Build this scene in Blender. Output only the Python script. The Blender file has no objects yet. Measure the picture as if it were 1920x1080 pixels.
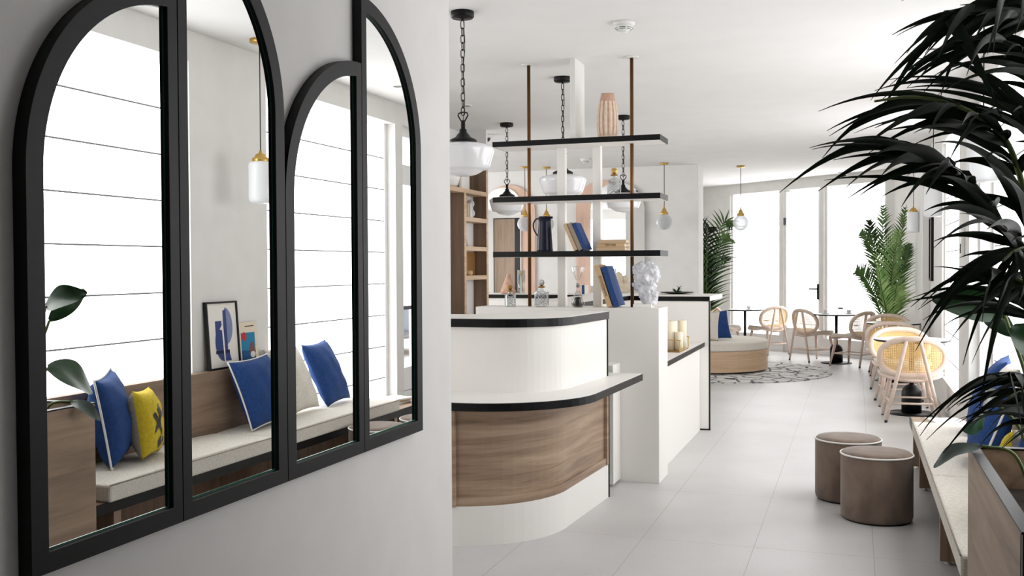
import bpy, bmesh, math, random
from mathutils import Vector, Matrix
random.seed(7)
S = bpy.context.scene
C = S.collection
PI = math.pi

# ---------------------------------------------------------------- camera
F_PX = 1870.0
yaw, pitch, roll = math.atan(645/F_PX), math.atan(40.6/F_PX), math.radians(0.30)
fw = Vector((-math.sin(yaw)*math.cos(pitch), math.cos(yaw)*math.cos(pitch), -math.sin(pitch)))
rt = Vector((math.cos(yaw), math.sin(yaw), 0))
up = rt.cross(fw)
rt2 = rt*math.cos(roll) - up*math.sin(roll)
up2 = up*math.cos(roll) + rt*math.sin(roll)
cd = bpy.data.cameras.new('camera'); cam = bpy.data.objects.new('camera', cd); C.objects.link(cam)
m = Matrix(((rt2.x, up2.x, -fw.x, 0), (rt2.y, up2.y, -fw.y, 0), (rt2.z, up2.z, -fw.z, 1.5), (0, 0, 0, 1)))
cam.matrix_world = m
cd.sensor_width = 36.0; cd.lens = 36.0*F_PX/1920; cd.clip_start = 0.05; cd.clip_end = 200
S.camera = cam

# ---------------------------------------------------------------- world, exposure
wd = bpy.data.worlds.new('sky'); S.world = wd; wd.use_nodes = True
wd.node_tree.nodes['Background'].inputs[0].default_value = (0.93, 0.96, 1.0, 1)
wd.node_tree.nodes['Background'].inputs[1].default_value = 5.0
S.view_settings.view_transform = 'Standard'; S.view_settings.look = 'None'
S.view_settings.exposure = 0.12; S.view_settings.gamma = 1.0; S.view_settings.use_curve_mapping = False
BLIND = 6.5           # daylight glowing through the lowered blinds

# ---------------------------------------------------------------- materials
def lin(r, g, b):
    f = lambda c: ((c/255+0.055)/1.055)**2.4 if c > 10 else c/255/12.92
    return (f(r), f(g), f(b), 1)
def mat(name, col, rough=0.6, metal=0.0, **kw):
    M = bpy.data.materials.new(name); M.use_nodes = True
    b = M.node_tree.nodes['Principled BSDF']
    b.inputs['Base Color'].default_value = col
    b.inputs['Roughness'].default_value = rough; b.inputs['Metallic'].default_value = metal
    for k, v in kw.items():
        b.inputs[k.replace('_', ' ')].default_value = v
    return M
def N(M, t, **kw):
    n = M.node_tree.nodes.new(t)
    for k, v in kw.items(): setattr(n, k, v)
    return n
def L(M, a, b): M.node_tree.links.new(a, b)
def ramp(M, fac, stops):
    r = N(M, 'ShaderNodeValToRGB'); e = r.color_ramp.elements
    e[0].position, e[0].color = stops[0]; e[1].position, e[1].color = stops[-1]
    for p, c in stops[1:-1]:
        x = e.new(p); x.color = c
    L(M, fac, r.inputs[0]); return r
def coords(M, scale, rot=(0, 0, 0)):
    t = N(M, 'ShaderNodeTexCoord'); mp = N(M, 'ShaderNodeMapping')
    mp.inputs['Scale'].default_value = scale; mp.inputs['Rotation'].default_value = rot
    L(M, t.outputs['Object'], mp.inputs[0]); return mp.outputs[0]
def bump(M, h, strength, dist=0.002):
    b = N(M, 'ShaderNodeBump'); b.inputs['Strength'].default_value = strength; b.inputs['Distance'].default_value = dist
    L(M, h, b.inputs['Height']); L(M, b.outputs[0], M.node_tree.nodes['Principled BSDF'].inputs['Normal'])
def wood(name, c1, c2, c3, scale, rough=0.5):
    M = mat(name, c2, rough)
    v = coords(M, scale)
    n1 = N(M, 'ShaderNodeTexNoise'); n1.inputs['Scale'].default_value = 1.0; n1.inputs['Detail'].default_value = 8; n1.inputs['Roughness'].default_value = 0.65
    n1.inputs['Distortion'].default_value = 0.6
    L(M, v, n1.inputs['Vector'])
    r = ramp(M, n1.outputs[0], [(0.30, c1), (0.5, c2), (0.72, c3)])
    L(M, r.outputs[0], M.node_tree.nodes['Principled BSDF'].inputs['Base Color'])
    bump(M, n1.outputs[0], 0.15)
    return M
def noisy(name, c1, c2, scale, rough, bs=0.0, detail=4):
    M = mat(name, c1, rough)
    v = coords(M, scale)
    n1 = N(M, 'ShaderNodeTexNoise'); n1.inputs['Scale'].default_value = 1.0; n1.inputs['Detail'].default_value = detail
    L(M, v, n1.inputs['Vector'])
    r = ramp(M, n1.outputs[0], [(0.35, c1), (0.65, c2)])
    L(M, r.outputs[0], M.node_tree.nodes['Principled BSDF'].inputs['Base Color'])
    if bs: bump(M, n1.outputs[0], bs)
    return M

m_wall = noisy('white_plaster', lin(226, 224, 221), lin(230, 228, 225), (6, 6, 6), 0.85, 0.03)
m_ceil = noisy('ceiling_paint', lin(232, 231, 229), lin(235, 234, 232), (3, 3, 3), 0.9)
m_paint = mat('white_lacquer', lin(241, 238, 233), 0.4)
m_frame_white = mat('white_window_paint', lin(238, 238, 237), 0.4)
m_black = mat('black_lacquer', lin(11, 11, 13), 0.45, Specular_IOR_Level=0.3)
m_black_mirror = noisy('black_stained_wood', lin(8, 8, 9), lin(14, 13, 15), (4, 4, 60), 0.5)
m_black_mirror.node_tree.nodes['Principled BSDF'].inputs['Specular IOR Level'].default_value = 0.25
m_edge = noisy('black_edge_banding', lin(9, 9, 10), lin(15, 15, 16), (8, 8, 8), 0.38)
m_edge.node_tree.nodes['Principled BSDF'].inputs['Specular IOR Level'].default_value = 0.22
m_iron = mat('black_iron', lin(7, 7, 7), 0.45, 0.0, Specular_IOR_Level=0.25)
m_copper = mat('copper_tube', lin(108, 72, 38), 0.35, 0.8)
m_brass = mat('brass', lin(206, 168, 92), 0.3, 0.8)
m_brass_dk = mat('aged_brass', lin(160, 122, 62), 0.35, 0.8)
m_mirror = mat('mirror_glass', (0.93, 0.94, 0.93, 1), 0.0, 1.0)
m_glassedge = mat('green_glass_edge', lin(38, 92, 74), 0.15)
m_oak = wood('pale_oak_across', lin(122, 99, 80), lin(160, 135, 112), lin(184, 160, 136), (1.0, 1.0, 20))
m_oak_v = wood('pale_oak_upright', lin(120, 98, 80), lin(146, 122, 102), lin(166, 142, 120), (16, 16, 1.0))
m_oak_y = wood('oak_boards', lin(116, 94, 76), lin(144, 121, 101), lin(166, 143, 121), (12, 1.0, 12))
m_oak_light = wood('light_oak', lin(186, 152, 118), lin(205, 174, 142), lin(218, 190, 160), (1.2, 1.2, 18))
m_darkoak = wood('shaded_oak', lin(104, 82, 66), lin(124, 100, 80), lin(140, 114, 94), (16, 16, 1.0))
m_pinkwood = wood('pink_beech', lin(206, 168, 146), lin(218, 184, 163), lin(228, 198, 178), (12, 12, 1.2))
m_beech = wood('bleached_beech', lin(214, 190, 174), lin(226, 205, 190), lin(236, 218, 205), (8, 8, 8), 0.5)
m_linen = noisy('cream_linen', lin(206, 200, 190), lin(226, 221, 212), (90, 90, 160), 0.95, 0.25)
m_cream = noisy('cream_cushion', lin(216, 208, 196), lin(234, 228, 218), (120, 120, 120), 0.95, 0.2)
m_blue = noisy('cobalt_cotton', lin(16, 56, 114), lin(23, 66, 128), (60, 60, 60), 0.85, 0.12)
m_navy = mat('navy_enamel', lin(9, 11, 38), 0.28, Specular_IOR_Level=0.3)
m_yellow = noisy('mustard_cotton', lin(196, 170, 32), lin(214, 190, 48), (50, 50, 50), 0.9, 0.1)
m_grey_cloth = noisy('grey_linen', lin(150, 142, 130), lin(172, 164, 152), (90, 90, 90), 0.95, 0.2)
m_piping = mat('white_piping', lin(236, 234, 230), 0.8)
m_velvet = noisy('taupe_velvet', lin(104, 87, 75), lin(128, 110, 96), (9, 9, 5), 0.85, 0.1)
m_velvet.node_tree.nodes['Principled BSDF'].inputs['Sheen Weight'].default_value = 0.25
m_opal = mat('opal_glass', lin(238, 238, 240), 0.12, Coat_Weight=0.5)
m_opal_frost = mat('frosted_glass', lin(240, 242, 244), 0.3)
m_paper = mat('paper', lin(238, 234, 226), 0.9)
m_pagecream = noisy('page_edges', lin(225, 210, 186), lin(238, 226, 206), (4, 4, 300), 0.9)
m_tan = mat('tan_book_cloth', lin(205, 172, 132), 0.8)
m_tan2 = mat('sand_book_cloth', lin(196, 170, 140), 0.8)
m_ink = mat('dark_ink', lin(60, 44, 32), 0.8)
m_greybook = mat('grey_book_cloth', lin(150, 136, 120), 0.8)
m_bluebook = noisy('blue_book_cloth', lin(24, 58, 112), lin(34, 72, 132), (60, 60, 60), 0.75)
m_soil = noisy('soil', lin(30, 24, 18), lin(52, 42, 32), (40, 40, 40), 1.0, 0.5)
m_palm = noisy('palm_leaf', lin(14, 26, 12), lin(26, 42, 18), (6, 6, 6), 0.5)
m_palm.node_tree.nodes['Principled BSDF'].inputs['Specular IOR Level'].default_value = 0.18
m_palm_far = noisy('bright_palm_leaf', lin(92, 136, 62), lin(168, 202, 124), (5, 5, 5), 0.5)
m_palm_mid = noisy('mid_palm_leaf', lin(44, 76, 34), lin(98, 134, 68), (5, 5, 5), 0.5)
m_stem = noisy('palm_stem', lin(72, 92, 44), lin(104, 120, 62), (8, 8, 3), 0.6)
m_leaf = noisy('broad_leaf', lin(24, 52, 28), lin(38, 74, 38), (7, 7, 7), 0.32)
m_leaf_grey = noisy('grey_underleaf', lin(84, 96, 92), lin(108, 118, 112), (7, 7, 7), 0.45)
m_cane = mat('rattan_cane', lin(232, 196, 136), 0.7)
m_red = mat('red_plastic', lin(205, 40, 40), 0.4)
m_plastic = mat('white_plastic', lin(232, 232, 228), 0.4)
m_dark = mat('dark_plastic', lin(22, 22, 24), 0.4)
m_chrome = mat('chrome', lin(210, 210, 212), 0.15, 1.0)
m_wax = mat('ivory_wax', lin(246, 236, 212), 0.5, Subsurface_Weight=0.3)
m_plaster = noisy('white_stone', lin(200, 200, 205), lin(234, 234, 237), (16, 16, 16), 0.6, 0.4)
m_sand = noisy('sandstone', lin(196, 182, 160), lin(212, 199, 178), (30, 30, 30), 0.85, 0.2)
m_terra = noisy('terracotta_pale', lin(186, 146, 124), lin(202, 166, 144), (20, 20, 20), 0.8, 0.1)
m_clay = noisy('clay_stripe', lin(222, 200, 178), lin(232, 214, 196), (30, 30, 30), 0.8, 0.1)
m_sandfill = mat('black_sand', lin(14, 14, 16), 0.5)
m_photo = noisy('grey_photo_print', lin(30, 32, 36), lin(150, 152, 156), (16, 16, 16), 0.5)
m_car = mat('car_paint', lin(40, 48, 58), 0.15, 0.3, Coat_Weight=1.0)
m_carglass = mat('car_glass', lin(110, 128, 140), 0.05, 0.4)
m_tyre = mat('tyre_rubber', lin(20, 20, 22), 0.8)
m_pave = noisy('pavement', lin(206, 202, 196), lin(220, 217, 212), (2, 2, 2), 0.9)
m_facade = noisy('street_facade', lin(214, 206, 196), lin(226, 220, 212), (1, 1, 1), 0.9)
m_cord = mat('black_cord', lin(24, 22, 20), 0.6)
m_whitetable = mat('white_table_top', lin(236, 236, 236), 0.3)

# floor : pale terrazzo slabs 0.6 x 1.2 with grout
def floor_mat():
    M = mat('terrazzo_floor', lin(206, 204, 201), 0.42)
    b = M.node_tree.nodes['Principled BSDF']
    t = N(M, 'ShaderNodeTexCoord'); sep = N(M, 'ShaderNodeSeparateXYZ'); L(M, t.outputs['Object'], sep.inputs[0])
    def grid(out, off, size, w):
        a = N(M, 'ShaderNodeMath', operation='ADD'); a.inputs[1].default_value = off; L(M, out, a.inputs[0])
        d = N(M, 'ShaderNodeMath', operation='DIVIDE'); d.inputs[1].default_value = size; L(M, a.outputs[0], d.inputs[0])
        f = N(M, 'ShaderNodeMath', operation='FRACT'); L(M, d.outputs[0], f.inputs[0])
        c = N(M, 'ShaderNodeMath', operation='LESS_THAN'); c.inputs[1].default_value = w/size; L(M, f.outputs[0], c.inputs[0])
        return c.outputs[0]
    gx = grid(sep.outputs['X'], 20*0.6-0.09+0.002, 0.6, 0.004); gy = grid(sep.outputs['Y'], 12-5.40, 1.2, 0.004)
    mx = N(M, 'ShaderNodeMath', operation='MAXIMUM'); L(M, gx, mx.inputs[0]); L(M, gy, mx.inputs[1])
    n1 = N(M, 'ShaderNodeTexNoise'); n1.inputs['Scale'].default_value = 1.3; n1.inputs['Detail'].default_value = 6
    L(M, t.outputs['Object'], n1.inputs['Vector'])
    r1 = ramp(M, n1.outputs[0], [(0.3, lin(191, 189, 188)), (0.7, lin(204, 203, 202))])
    v = N(M, 'ShaderNodeTexVoronoi'); v.inputs['Scale'].default_value = 34; L(M, t.outputs['Object'], v.inputs['Vector'])
    r2 = ramp(M, v.outputs['Distance'], [(0.10, (1, 1, 1, 1)), (0.20, (0, 0, 0, 1))])
    n3 = N(M, 'ShaderNodeTexNoise'); n3.inputs['Scale'].default_value = 9; L(M, t.outputs['Object'], n3.inputs['Vector'])
    r3 = ramp(M, n3.outputs[0], [(0.5, (0, 0, 0, 1)), (0.62, (0.5, 0.5, 0.5, 1))])
    mu = N(M, 'ShaderNodeMath', operation='MULTIPLY'); L(M, r2.outputs[0], mu.inputs[0]); L(M, r3.outputs[0], mu.inputs[1])
    mix = N(M, 'ShaderNodeMix', data_type='RGBA'); L(M, mu.outputs[0], mix.inputs[0]); L(M, r1.outputs[0], mix.inputs[6]); mix.inputs[7].default_value = lin(146, 142, 139)
    mix2 = N(M, 'ShaderNodeMix', data_type='RGBA'); L(M, mx.outputs[0], mix2.inputs[0]); L(M, mix.outputs[2], mix2.inputs[6]); mix2.inputs[7].default_value = lin(166, 163, 160)
    L(M, mix2.outputs[2], b.inputs['Base Color'])
    return M
m_floor = floor_mat()

def rug_mat():
    M = mat('patterned_rug', lin(225, 222, 218), 0.95)
    v = coords(M, (4.2, 5.2, 1))
    vo = N(M, 'ShaderNodeTexVoronoi', feature='DISTANCE_TO_EDGE'); vo.inputs['Scale'].default_value = 1.0; L(M, v, vo.inputs['Vector'])
    n = N(M, 'ShaderNodeTexNoise'); n.inputs['Scale'].default_value = 2.2; L(M, v, n.inputs['Vector'])
    a = N(M, 'ShaderNodeMath', operation='MULTIPLY'); L(M, vo.outputs['Distance'], a.inputs[0]); L(M, n.outputs[0], a.inputs[1])
    r = ramp(M, a.outputs[0], [(0.010, lin(70, 72, 78)), (0.022, lin(120, 120, 124)), (0.034, lin(222, 220, 217))])
    L(M, r.outputs[0], M.node_tree.nodes['Principled BSDF'].inputs['Base Color'])
    return M
m_rug = rug_mat()

def blind_mat(name, k=1.0):
    # sheer roman blind with the daylight behind it (a lit window)
    M = mat(name, lin(240, 240, 241), 0.9)
    b = M.node_tree.nodes['Principled BSDF']
    v = coords(M, (120, 120, 120)); n = N(M, 'ShaderNodeTexNoise'); n.inputs['Scale'].default_value = 1.0; L(M, v, n.inputs['Vector'])
    r = ramp(M, n.outputs[0], [(0.3, (0.94, 0.95, 0.97, 1)), (0.7, (1, 1, 1, 1))])
    L(M, r.outputs[0], b.inputs['Emission Color']); b.inputs['Emission Strength'].default_value = BLIND*k
    return M
m_blind = blind_mat('sheer_blind', 0.47); m_blind_far = blind_mat('sheer_blind_bright', 0.5); m_blind_hall = blind_mat('sheer_blind_hall', 0.32); m_blind_fill = blind_mat('sheer_blind_fill', 1.0)
m_blind_seam_shade = mat('blind_seam_shade', lin(150, 150, 154), 0.9)  # flat grey stands in for the shadow at each blind fold

def clear_glass(name, tint=(1, 1, 1, 1), gl=0.12):
    M = bpy.data.materials.new(name); M.use_nodes = True
    nt = M.node_tree; nt.nodes.clear()
    o = N(M, 'ShaderNodeOutputMaterial'); mx = N(M, 'ShaderNodeMixShader'); t = N(M, 'ShaderNodeBsdfTransparent'); g = N(M, 'ShaderNodeBsdfGlossy')
    t.inputs[0].default_value = tint; g.inputs['Roughness'].default_value = 0.03
    lw = N(M, 'ShaderNodeLayerWeight'); lw.inputs[0].default_value = gl
    L(M, lw.outputs['Facing'], mx.inputs[0]); L(M, t.outputs[0], mx.inputs[1]); L(M, g.outputs[0], mx.inputs[2]); L(M, mx.outputs[0], o.inputs[0])
    return M
m_pane = clear_glass('window_pane'); m_clear = clear_glass('clear_glass', (0.93, 0.95, 0.95, 1), 0.35)
m_crystal = clear_glass('cut_crystal', (0.86, 0.88, 0.88, 1), 0.5)
def globe_mat():
    M = bpy.data.materials.new('hazy_globe_glass'); M.use_nodes = True
    nt = M.node_tree; nt.nodes.clear()
    o = N(M, 'ShaderNodeOutputMaterial'); mx = N(M, 'ShaderNodeMixShader'); t = N(M, 'ShaderNodeBsdfTransparent'); g = N(M, 'ShaderNodeBsdfPrincipled'); t.inputs[0].default_value = (0.70, 0.71, 0.72, 1)
    g.inputs['Base Color'].default_value = lin(232, 234, 236); g.inputs['Roughness'].default_value = 0.08
    lw = N(M, 'ShaderNodeLayerWeight'); lw.inputs[0].default_value = 0.45
    mr = N(M, 'ShaderNodeMapRange'); mr.inputs[3].default_value = 0.35; mr.inputs[4].default_value = 0.95
    L(M, lw.outputs['Facing'], mr.inputs[0]); L(M, mr.outputs[0], mx.inputs[0]); L(M, t.outputs[0], mx.inputs[1]); L(M, g.outputs[0], mx.inputs[2]); L(M, mx.outputs[0], o.inputs[0])
    return M
m_globe = globe_mat()

# ---------------------------------------------------------------- helpers
class MB:
    """collects geometry for ONE mesh object"""
    def __init__(s): s.bm = bmesh.new(); s.mats = []
    def mi(s, m):
        if m is None: return 0
        if m not in s.mats: s.mats.append(m)
        return s.mats.index(m)
    def face(s, vs, i=0, smooth=False):
        try:
            f = s.bm.faces.new(vs); f.material_index = i; f.smooth = smooth; return f
        except ValueError: return None
    def box(s, x0, x1, y0, y1, z0, z1, m=None):
        i = s.mi(m); v = [s.bm.verts.new((x, y, z)) for z in (z0, z1) for y in (y0, y1) for x in (x0, x1)]
        for q in ((0, 2, 3, 1), (4, 5, 7, 6), (0, 1, 5, 4), (2, 6, 7, 3), (0, 4, 6, 2), (1, 3, 7, 5)): s.face([v[k] for k in q], i)
        return v
    def obox(s, M4, sx, sy, sz, m=None):
        v = s.box(-sx/2, sx/2, -sy/2, sy/2, -sz/2, sz/2, m)
        for q in v: q.co = M4 @ q.co
        return v
    def bar(s, a, b, w, h, m=None):
        a, b = Vector(a), Vector(b); d = b-a
        M4 = Matrix.Translation((a+b)/2) @ d.to_track_quat('Z', 'Y').to_matrix().to_4x4()
        return s.obox(M4, w, h, d.length, m)
    def lathe(s, prof, c=(0, 0, 0), n=32, m=None, cap=True, smooth=True, M4=None, rib=None):
        i = s.mi(m); rings = []
        for r, z in prof:
            ring = []
            for k in range(n):
                a = 2*PI*k/n; rr = r*(rib(k, z) if rib else 1)
                p = Vector((rr*math.cos(a), rr*math.sin(a), z))
                p = (M4 @ p) if M4 else p+Vector(c)
                ring.append(s.bm.verts.new(p))
            rings.append(ring)
        for a, b in zip(rings, rings[1:]):
            for k in range(n): s.face((a[k], a[(k+1) % n], b[(k+1) % n], b[k]), i, smooth)
        if cap:
            s.face(rings[0][::-1], i); s.face(rings[-1], i)
    def tube(s, pts, r, n=8, m=None, closed=False, cap=True, smooth=True):
        i = s.mi(m); pts = [Vector(p) for p in pts]; rings = []; K = len(pts)
        rs = r if isinstance(r, (list, tuple)) else [r]*K
        prev = None
        for k, p in enumerate(pts):
            if closed: t = pts[(k+1) % K]-pts[k-1]
            else: t = pts[min(k+1, K-1)]-pts[max(k-1, 0)]
            t.normalize()
            if prev is None:
                a = Vector((0, 0, 1)) if abs(t.z) < 0.9 else Vector((1, 0, 0))
                u = t.cross(a).normalized()
            else: u = (prev-t*prev.dot(t)).normalized()
            prev = u; w = t.cross(u)
            rings.append([s.bm.verts.new(p+rs[k]*(math.cos(2*PI*j/n)*u+math.sin(2*PI*j/n)*w)) for j in range(n)])
        pr = list(zip(rings, rings[1:]))
        if closed: pr.append((rings[-1], rings[0]))
        for a, b in pr:
            for j in range(n): s.face((a[j], a[(j+1) % n], b[(j+1) % n], b[j]), i, smooth)
        if cap and not closed: s.face(rings[0][::-1], i); s.face(rings[-1], i)
    def prism(s, poly, h0, h1, axis='z', m=None, smooth_side=False):
        """extrude a 2-D outline (list of pairs) between h0 and h1 along axis"""
        i = s.mi(m)
        def P3(a, b, h): return {'z': (a, b, h), 'x': (h, a, b), 'y': (a, h, b)}[axis]
        lo = [s.bm.verts.new(P3(a, b, h0)) for a, b in poly]; hi = [s.bm.verts.new(P3(a, b, h1)) for a, b in poly]
        n = len(poly)
        s.face(lo[::-1], i); s.face(hi, i)
        for k in range(n): s.face((lo[k], lo[(k+1) % n], hi[(k+1) % n], hi[k]), i, smooth_side)
    def ring(s, outer, inner, h0, h1, axis='x', m=None):
        """closed frame between two outlines of equal point count"""
        i = s.mi(m)
        def P3(a, b, h): return {'z': (a, b, h), 'x': (h, a, b), 'y': (a, h, b)}[axis]
        V = [[s.bm.verts.new(P3(a, b, h)) for a, b in o] for o in (outer, inner) for h in (h0, h1)]
        o0, o1, i0, i1 = V; n = len(outer)
        for k in range(n):
            j = (k+1) % n
            s.face((o0[k], o0[j], o1[j], o1[k]), i); s.face((i0[j], i0[k], i1[k], i1[j]), i)
            s.face((o1[k], o1[j], i1[j], i1[k]), i); s.face((o0[j], o0[k], i0[k], i0[j]), i)
    def strip(s, path, w0, z0, z1, m=None, closed_ends=True):
        """vertical band of thickness w0 (to the left of travel) along a plan path"""
        i = s.mi(m); n = len(path); off = []
        for k, (x, y) in enumerate(path):
            a = path[max(k-1, 0)]; b = path[min(k+1, n-1)]
            t = Vector((b[0]-a[0], b[1]-a[1])).normalized(); off.append((x-t.y*w0, y+t.x*w0))
        A = [[s.bm.verts.new((p[0], p[1], z)) for p in q] for q in (path, off) for z in (z0, z1)]
        o0, o1, i0, i1 = A
        for k in range(n-1):
            s.face((o0[k], o0[k+1], o1[k+1], o1[k]), i, False); s.face((i0[k+1], i0[k], i1[k], i1[k+1]), i)
            s.face((o1[k], o1[k+1], i1[k+1], i1[k]), i); s.face((o0[k+1], o0[k], i0[k], i0[k+1]), i)
        for k in (0, n-1): s.face((o0[k], o1[k], i1[k], i0[k]), i)
    def xform(s, M4):
        for v in s.bm.verts: v.co = M4 @ v.co
        return s
    def build(s, name, m=None, parent=None, bevel=0.0, subsurf=0, smooth=False, org=None):
        if m is not None and not s.mats: s.mats = [m]
        bmesh.ops.recalc_face_normals(s.bm, faces=s.bm.faces[:])
        if org is None and parent is not None: org = ORG.get(parent.name)
        if org is not None:
            for v in s.bm.verts: v.co -= Vector(org)
        me = bpy.data.meshes.new(name); s.bm.to_mesh(me); s.bm.free()
        for q in s.mats: me.materials.append(q)
        if smooth:
            for p in me.polygons: p.use_smooth = True
        o = bpy.data.objects.new(name, me); C.objects.link(o)
        if parent is not None:
            o.parent = parent
            if org is not None: ORG[o.name] = org
        elif org is not None: o.location = org
        if bevel:
            b = o.modifiers.new('bevel', 'BEVEL'); b.width = bevel; b.segments = 2; b.limit_method = 'ANGLE'
        if subsurf:
            u = o.modifiers.new('subsurf', 'SUBSURF'); u.levels = subsurf; u.render_levels = subsurf
        return o
ORG = {}
def tag(o, label, cat, group=None, kind=None):
    if label: o['label'] = label
    if cat: o['category'] = cat
    if group: o['group'] = group
    if kind: o['kind'] = kind
    return o
def thing(name, label, cat, loc=(0, 0, 0), rz=0.0, group=None, world=False):
    """Empty at the thing's base; world=True: its parts are given in room coordinates"""
    o = bpy.data.objects.new(name, None); C.objects.link(o); o.empty_display_size = 0.1
    o.location = loc; o.rotation_euler = (0, 0, rz); tag(o, label, cat, group)
    if world: ORG[o.name] = tuple(loc)
    return o
def struct(mb, name, m, **kw):
    o = mb.build(name, m, **kw); o['kind'] = 'structure'; return o
KIDS = {}
def dup(root, loc, rz=0.0, label=None, group=None, scale=None):
    r = root.copy(); C.objects.link(r); r.location = loc; r.rotation_euler = (0, 0, rz)
    if scale: r.scale = scale
    if label: r['label'] = label
    if group: r['group'] = group
    for ch in [q for q in C.objects if q.parent == root]:
        c = ch.copy(); C.objects.link(c); c.parent = r
        for g in [q for q in C.objects if q.parent == ch]:
            d = g.copy(); C.objects.link(d); d.parent = c
    return r
def part_label(o, label): o['label'] = label; return o
def bez(pts, n):
    """smooth Catmull-Rom curve through pts"""
    pts = [Vector(p) for p in pts]; out = []
    P = [pts[0]*2-pts[1]]+pts+[pts[-1]*2-pts[-2]]
    segs = len(pts)-1
    for i in range(n+1):
        t = i/n*segs; k = min(int(t), segs-1); u = t-k
        a, b, c, d = P[k:k+4]
        out.append(0.5*((2*b)+(c-a)*u+(2*a-5*b+4*c-d)*u*u+(3*b-a-3*c+d)*u**3))
    return out

# ================================================================ SETTING
CEIL = 2.97
b = MB(); b.box(-10.6, 1.25, -2.6, 21, -0.12, 0); struct(b, 'floor', m_floor)
b = MB(); b.box(-10.6, 1.25, -2.6, 21, CEIL, CEIL+0.12); struct(b, 'ceiling', m_ceil)
b = MB(); b.box(-1.72, -1.535, -2.6, 3.70, 0, CEIL); struct(b, 'wall_left', m_wall, bevel=0.004)
b = MB(); b.box(-1.72, 1.25, -2.75, -2.6, 0, CEIL); struct(b, 'wall_rear', m_wall)
# front wall of the reception hall with its window (seen in the arched mirrors)
b = MB()
b.box(-10.3, -1.72, 3.45, 3.665, 0, 0.5); b.box(-10.3, -1.72, 3.45, 3.665, 2.72, CEIL)
b.box(-10.3, -7.2, 3.45, 3.665, 0.5, 2.72); b.box(-3.7, -1.72, 3.45, 3.665, 0.5, 2.72)
struct(b, 'wall_reception', m_wall)
b = MB(); b.box(-9.30, -8.55, 3.665, 3.69, 0, 2.80, m_black); b.box(-9.27, -8.69, 3.69, 3.70, 0, 2.78, m_oak_v); o = b.build('door_2', None); o['kind'] = 'structure'
b = MB(); b.box(-10.45, -10.3, 3.4, 15.1, 0, CEIL); struct(b, 'wall_far_left', m_wall)
b = MB(); b.box(-4.22, -4.08, 7.6, 10.08, 0, CEIL); b.box(-4.22, -3.765, 10.082, 10.13, 0, CEIL); struct(b, 'wall_bookcase', m_wall)
b = MB(); b.box(-10.3, -2.17, 14.62, 15.12, 0, CEIL); struct(b, 'wall_back', m_wall, bevel=0.004)
b = MB(); b.box(-3.55, -3.4, 15.12, 19.9, 0, CEIL); struct(b, 'wall_alcove', m_wall)

# right wall : piers, lintels and sills
b = MB()
XR, XO = 0.87, 1.10
for y0, y1 in ((-2.6, 3.3), (5.2, 6.05), (8.12, 8.27), (8.88, 9.72), (11.6, 15.6)): b.box(XR, XO, y0, y1, 0, CEIL)
for y0, y1, zt, zb in ((3.3, 5.2, 2.78, 0.80), (6.05, 8.12, 2.78, 0.34), (9.72, 11.6, 2.78, 0.30), (8.27, 8.88, 2.80, 0.30)):
    b.box(XR, XO, y0, y1, zt, CEIL); b.box(XR, XO, y0, y1, 0, zb)
struct(b, 'wall_right', m_wall)
b = MB(); b.box(0.78, 0.868, 13.35, 14.9, 0, CEIL); struct(b, 'trim_1', m_wall, bevel=0.004)

def roman(name, w, z0, z1, M4, m, fold=0.28, frame=True):
    """window: white frame (structure) > sheer roman blind with seams greyed as fold shadow; local x across, y outward, z up"""
    f = MB(); t = 0.055
    f.ring([(0, z0), (w, z0), (w, z1), (0, z1)], [(t, z0+t), (w-t, z0+t), (w-t, z1-t), (t, z1-t)], 0.06, 0.13, 'y', m_frame_white)
    f.box(0, 0.05, 0.0, 0.06, z0, z1, m_frame_white); f.box(w-0.05, w, 0.0, 0.06, z0, z1, m_frame_white)
    f.xform(M4); o = f.build(name, None); o['kind'] = 'structure'
    s = MB(); i = s.mi(m); prof = []; z = z1-0.03; k = 0
    while z > z0+0.02:
        zb = max(z-fold, z0+0.015)
        prof += [(z, 0.045), (z-0.006, 0.030), ((z+zb)/2, 0.026), (zb+0.012, 0.014), (zb+0.004, 0.012), (zb+0.001, 0.045)]
        z = zb-0.0005; k += 1
    A = [s.bm.verts.new((0.02, d, z)) for z, d in prof]; B = [s.bm.verts.new((w-0.02, d, z)) for z, d in prof]
    for q in range(len(prof)-1): s.face((A[q], A[q+1], B[q+1], B[q]), i, False)
    s.xform(M4); bl = s.build('blind', None, parent=o)
    # stitched battens across the blind, fold shadow painted in as grey
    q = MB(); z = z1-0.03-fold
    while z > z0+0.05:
        q.box(0.02, w-0.02, 0.008, 0.0115, z-0.0045, z+0.0055, m_blind_seam_shade); z -= fold
    q.xform(M4); q.build('blind_batten_shade', None, parent=bl)
    return o
def MY(x, y0, sgn=1):   # window in a wall at x, spanning y from y0 upward; local x -> +Y, local y -> +X
    return Matrix(((0, 1, 0, x), (1, 0, 0, y0), (0, 0, 1, 0), (0, 0, 0, 1)))
roman('window_1', 1.9, 0.80, 2.78, MY(0.955, 3.3), m_blind)
roman('window_2', 2.07, 0.34, 2.78, MY(0.955, 6.05), m_blind)
roman('window_4', 1.88, 0.30, 2.78, MY(0.90, 9.72), m_blind)
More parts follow.
